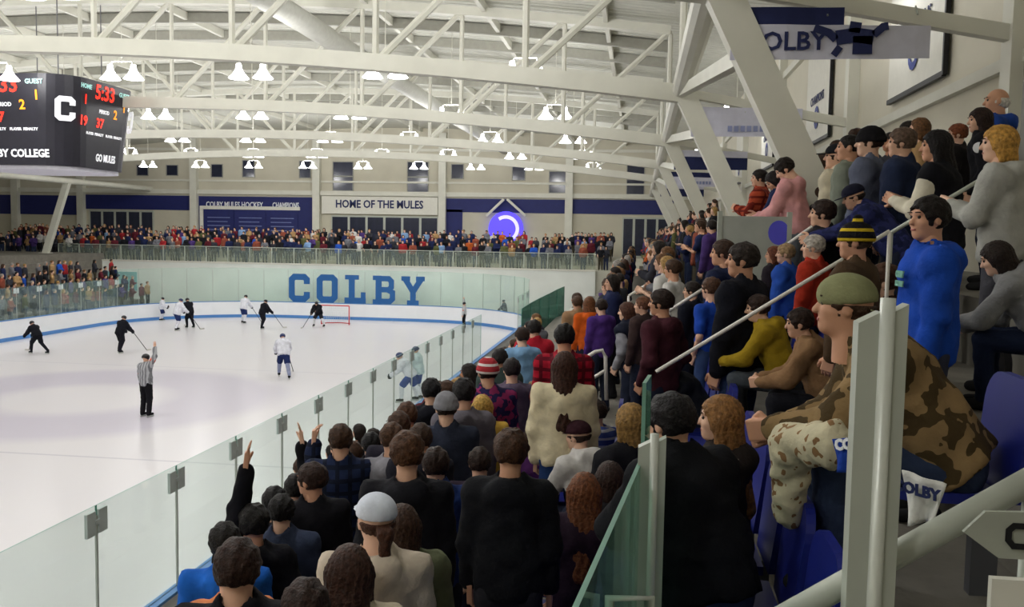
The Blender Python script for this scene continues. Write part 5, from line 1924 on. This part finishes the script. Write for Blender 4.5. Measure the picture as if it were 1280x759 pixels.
# ------------------------------------------------------------------ crowds
TOPS = [('black', '#1b1c22'), ('navy', '#20284c'), ('grey', '#6c6d74'), ('maroon', '#5a1f2a'), ('red', '#9c2a30'), ('royal blue', '#2450b0'), ('white', '#cfcdca'), ('olive', '#5a5c3a'),
        ('tan', '#a5845c'), ('purple', '#4a3570'), ('light blue', '#7d9cc4'), ('orange', '#b85a2a'), ('charcoal', '#33343c'), ('rust', '#8a4a3a')]
TW = [11, 8, 4, 4, 2, 1.2, 2, 2, 3, 2.5, .7, .5, 6, 3]
HRS = [('dark', '#1e1613'), ('brown', '#3d281b'), ('light brown', '#6b4a2e'), ('blond', '#a5824e'), ('grey', '#8f8a84')]
LEGS = ['#1f2433', '#2b3550', '#26262b', '#4a4438']


def pick(far=False):
    t = RNG.choices(TOPS, TW)[0]
    return t, RNG.choices(HRS, [6, 6, 3, 2, 1])[0], RNG.choice(LEGS), RNG.choice(['hoodie', 'jacket', 'jacket', 'tee'])


USED = {}


def unique_pick(fmt):
    for _ in range(40):
        t, h_, l_, g_ = pick()
        st = RNG.choice(['short', 'short', 'short', 'long', 'bob'])
        lab = fmt % (t[0], {'tee': 'shirt'}.get(g_, g_), {'bob': 'bobbed'}.get(st, st), h_[0])
        if lab not in USED: break
    USED[lab] = 1
    return t, h_, l_, g_, st, lab


by = [250, 300, 350, 370, 400, 440, 470, 520, 540, 600, 640, 700]
bx = [815, 785, 752, 712, 655, 612, 552, 480, 410, 362, 312, 268]
cand = []
for i, (x0, x1, z) in enumerate(ROWS):
    for y in np.arange(8.0, 58.0, .62):
        yy = y + RNG.uniform(-.06, .06); xx = (x0 + x1) / 2 + RNG.uniform(-.08, .06)
        if i == 0: xx = RNG.uniform(-5.6, -5.0)
        if any(abs(yy - q) < .45 for q in (9.3, 16.4, 25.5, 34.5, 43.5, 52.0)): continue
        if any(math.hypot(q[0] - xx, q[1] - yy) < .46 for q in PLACED): continue
        u, v, dep = project((xx, yy, z + 1.74))
        if not (0 < u < 1290 and 0 < v < 760): continue
        if u < np.interp(v, by, bx) + 6: continue
        if yy < 12 and RNG.random() < .35: continue
        if any(dep < hd + .3 and abs(u - hu) < 290 / dep + 10 and v - 20 < hv + 12 < v + 1150 / dep for hu, hv, hd in HEADPX): continue
        if 895 < u < 1000 and 190 < v < 275: continue
        cand.append((dep, i, (xx, yy, z)))
cand.sort(key=lambda c: c[0])
N_IND = 135
RN = ['lowest', 'lowest', 'lower', 'lower', 'middle', 'middle', 'middle', 'upper', 'upper', 'top', 'top']
AUTO_POSES = ['stand', 'stand', 'pockets', 'clap', 'look', 'cross']
for dep, i, loc in cand[:N_IND]:
    zone = 'before the second aisle' if loc[1] < 16.4 else ('past the second aisle' if loc[1] < 25.5 else 'far down the hall')
    t, h_, l_, g_, st, lab = unique_pick('spectator in %s %s, %s %s hair, ' + '%s right-stand rows %s' % (RN[i], zone))
    lod = 1 if dep < 17 else 2
    person(loc, RNG.uniform(140, 190), RNG.uniform(.93, 1.05), RNG.choice(AUTO_POSES), lod, lab, (g_, t[1]), l_, (st, h_[1]), None, yaw=RNG.choice([0, 15, -15]), sk=RNG.choice([0, 0, 1, 2, 2, 3]), group='%s rows of the right stand' % RN[i])
PAL = []
pal_i = {}


def pal(m):
    if m.name not in pal_i:
        pal_i[m.name] = len(PAL); PAL.append(m)
    return pal_i[m.name]


def crowd_mesh(name, people, label):
    Vs, Fs, Ms, off = [], [], [], 0
    for loc, face, sc, pose, t, h_, l_, g_, st in people:
        J = getJ(pose)
        HM = head_matrix(J, 0, 0)
        items = [(xf(head_mesh(LOD[3]['head'])[0], HM), head_mesh(LOD[3]['head'])[1], skin(SKINS[hash(loc) % 3]))]
        V, Q = garment(g_, pose, 3, 0); items.append((V, Q, cloth(t)))
        V, Q = garment('legs', pose, 3, 0); items.append((V, Q, cloth(l_)))
        V, Q = headwear(st, LOD[3]['hair'], 0); items.append((xf(V, HM), Q, hairmat(h_)))
        M4 = Matrix.Translation(loc) @ Matrix.Rotation(math.radians(face), 4, 'Z') @ Matrix.Scale(sc, 4)
        for V, Q, m in items:
            Vs.append(xf(V, M4)); Fs.append(Q + off); Ms.append(np.full(len(Q), pal(m))); off += len(V)
    V = np.concatenate(Vs); Q = np.concatenate(Fs); Mi = np.concatenate(Ms)
    me = bpy.data.meshes.new(name)
    me.vertices.add(len(V)); me.vertices.foreach_set('co', V.astype(np.float32).ravel())
    me.loops.add(len(Q) * 4); me.loops.foreach_set('vertex_index', Q.astype(np.int32).ravel())
    me.polygons.add(len(Q)); me.polygons.foreach_set('loop_start', np.arange(0, len(Q) * 4, 4, dtype=np.int32))
    for m in PAL: me.materials.append(m)
    me.polygons.foreach_set('material_index', Mi.astype(np.int32)); me.polygons.foreach_set('use_smooth', np.ones(len(Q), bool))
    me.update(calc_edges=True)
    o = link(name, me)
    tag(o, label, 'crowd', kind='stuff')
    return o


def crowd_entry(loc, face):
    t, h_, l_, g_ = pick()
    return (tuple(float(c) for c in loc), face, RNG.uniform(.93, 1.05), RNG.choice(['stand', 'pockets', 'clap', 'cross']), t[1], h_[1], l_, g_, RNG.choice(['short', 'short', 'long']))


crowd_mesh('crowd_right', [crowd_entry(l, RNG.uniform(140, 190)) for d_, i, l in cand[N_IND:]], 'dense crowd standing far down the right-hand stand')
# far end: front row one by one, the rows behind as a mass
far_stuff = []
for r, (y0, y1, z) in enumerate(FROWS):
    for x in np.arange(-47, -1.8, .54):
        if RNG.random() < (.10 if r else .12): continue
        xx = x + RNG.uniform(-.15, .15); yy = (y0 + min(y1, y0 + .8)) / 2 + (RNG.uniform(-.05, .15) if r else RNG.uniform(.16, .3))
        if r:
            far_stuff.append(crowd_entry((xx, yy, z), RNG.uniform(250, 290)))
            if r == 3 and RNG.random() < .6: far_stuff.append(crowd_entry((xx + .2, yy + .8, z), RNG.uniform(250, 290)))
            continue
        u = project((xx, yy, z + 1.5))[0]
        zone = 'under the scoreboard' if u < 240 else ('below the navy wall' if u < 396 else ('below the entrance sign' if u < 552 else ('below the round sign' if u < 690 else 'near the right end')))
        t, h_, l_, g_, st, lab = unique_pick('spectator in %s %s, %s %s hair, at the far rail ' + zone)
        person((xx, yy, z), RNG.uniform(250, 290), RNG.uniform(.93, 1.05), RNG.choice(['stand', 'pockets', 'clap', 'cross']), 2,
               lab, (g_, t[1]), l_, (st, h_[1]), None, sk=RNG.choice([0, 1, 2]), group='front row at the far rail')
crowd_mesh('crowd_far', far_stuff, 'mass of spectators packed behind the front row at the far end')
left = []
for i, (x0, x1, z) in enumerate(ROWS[:4]):
    for y in np.arange(34, 58.5, .62):
        if RNG.random() < .15: continue
        left.append(crowd_entry((2 * XC - (x0 + x1) / 2, y + RNG.uniform(-.14, .14), z), RNG.uniform(-10, 40)))
crowd_mesh('crowd_left', left, 'crowd filling the left-hand stand by the far corner')
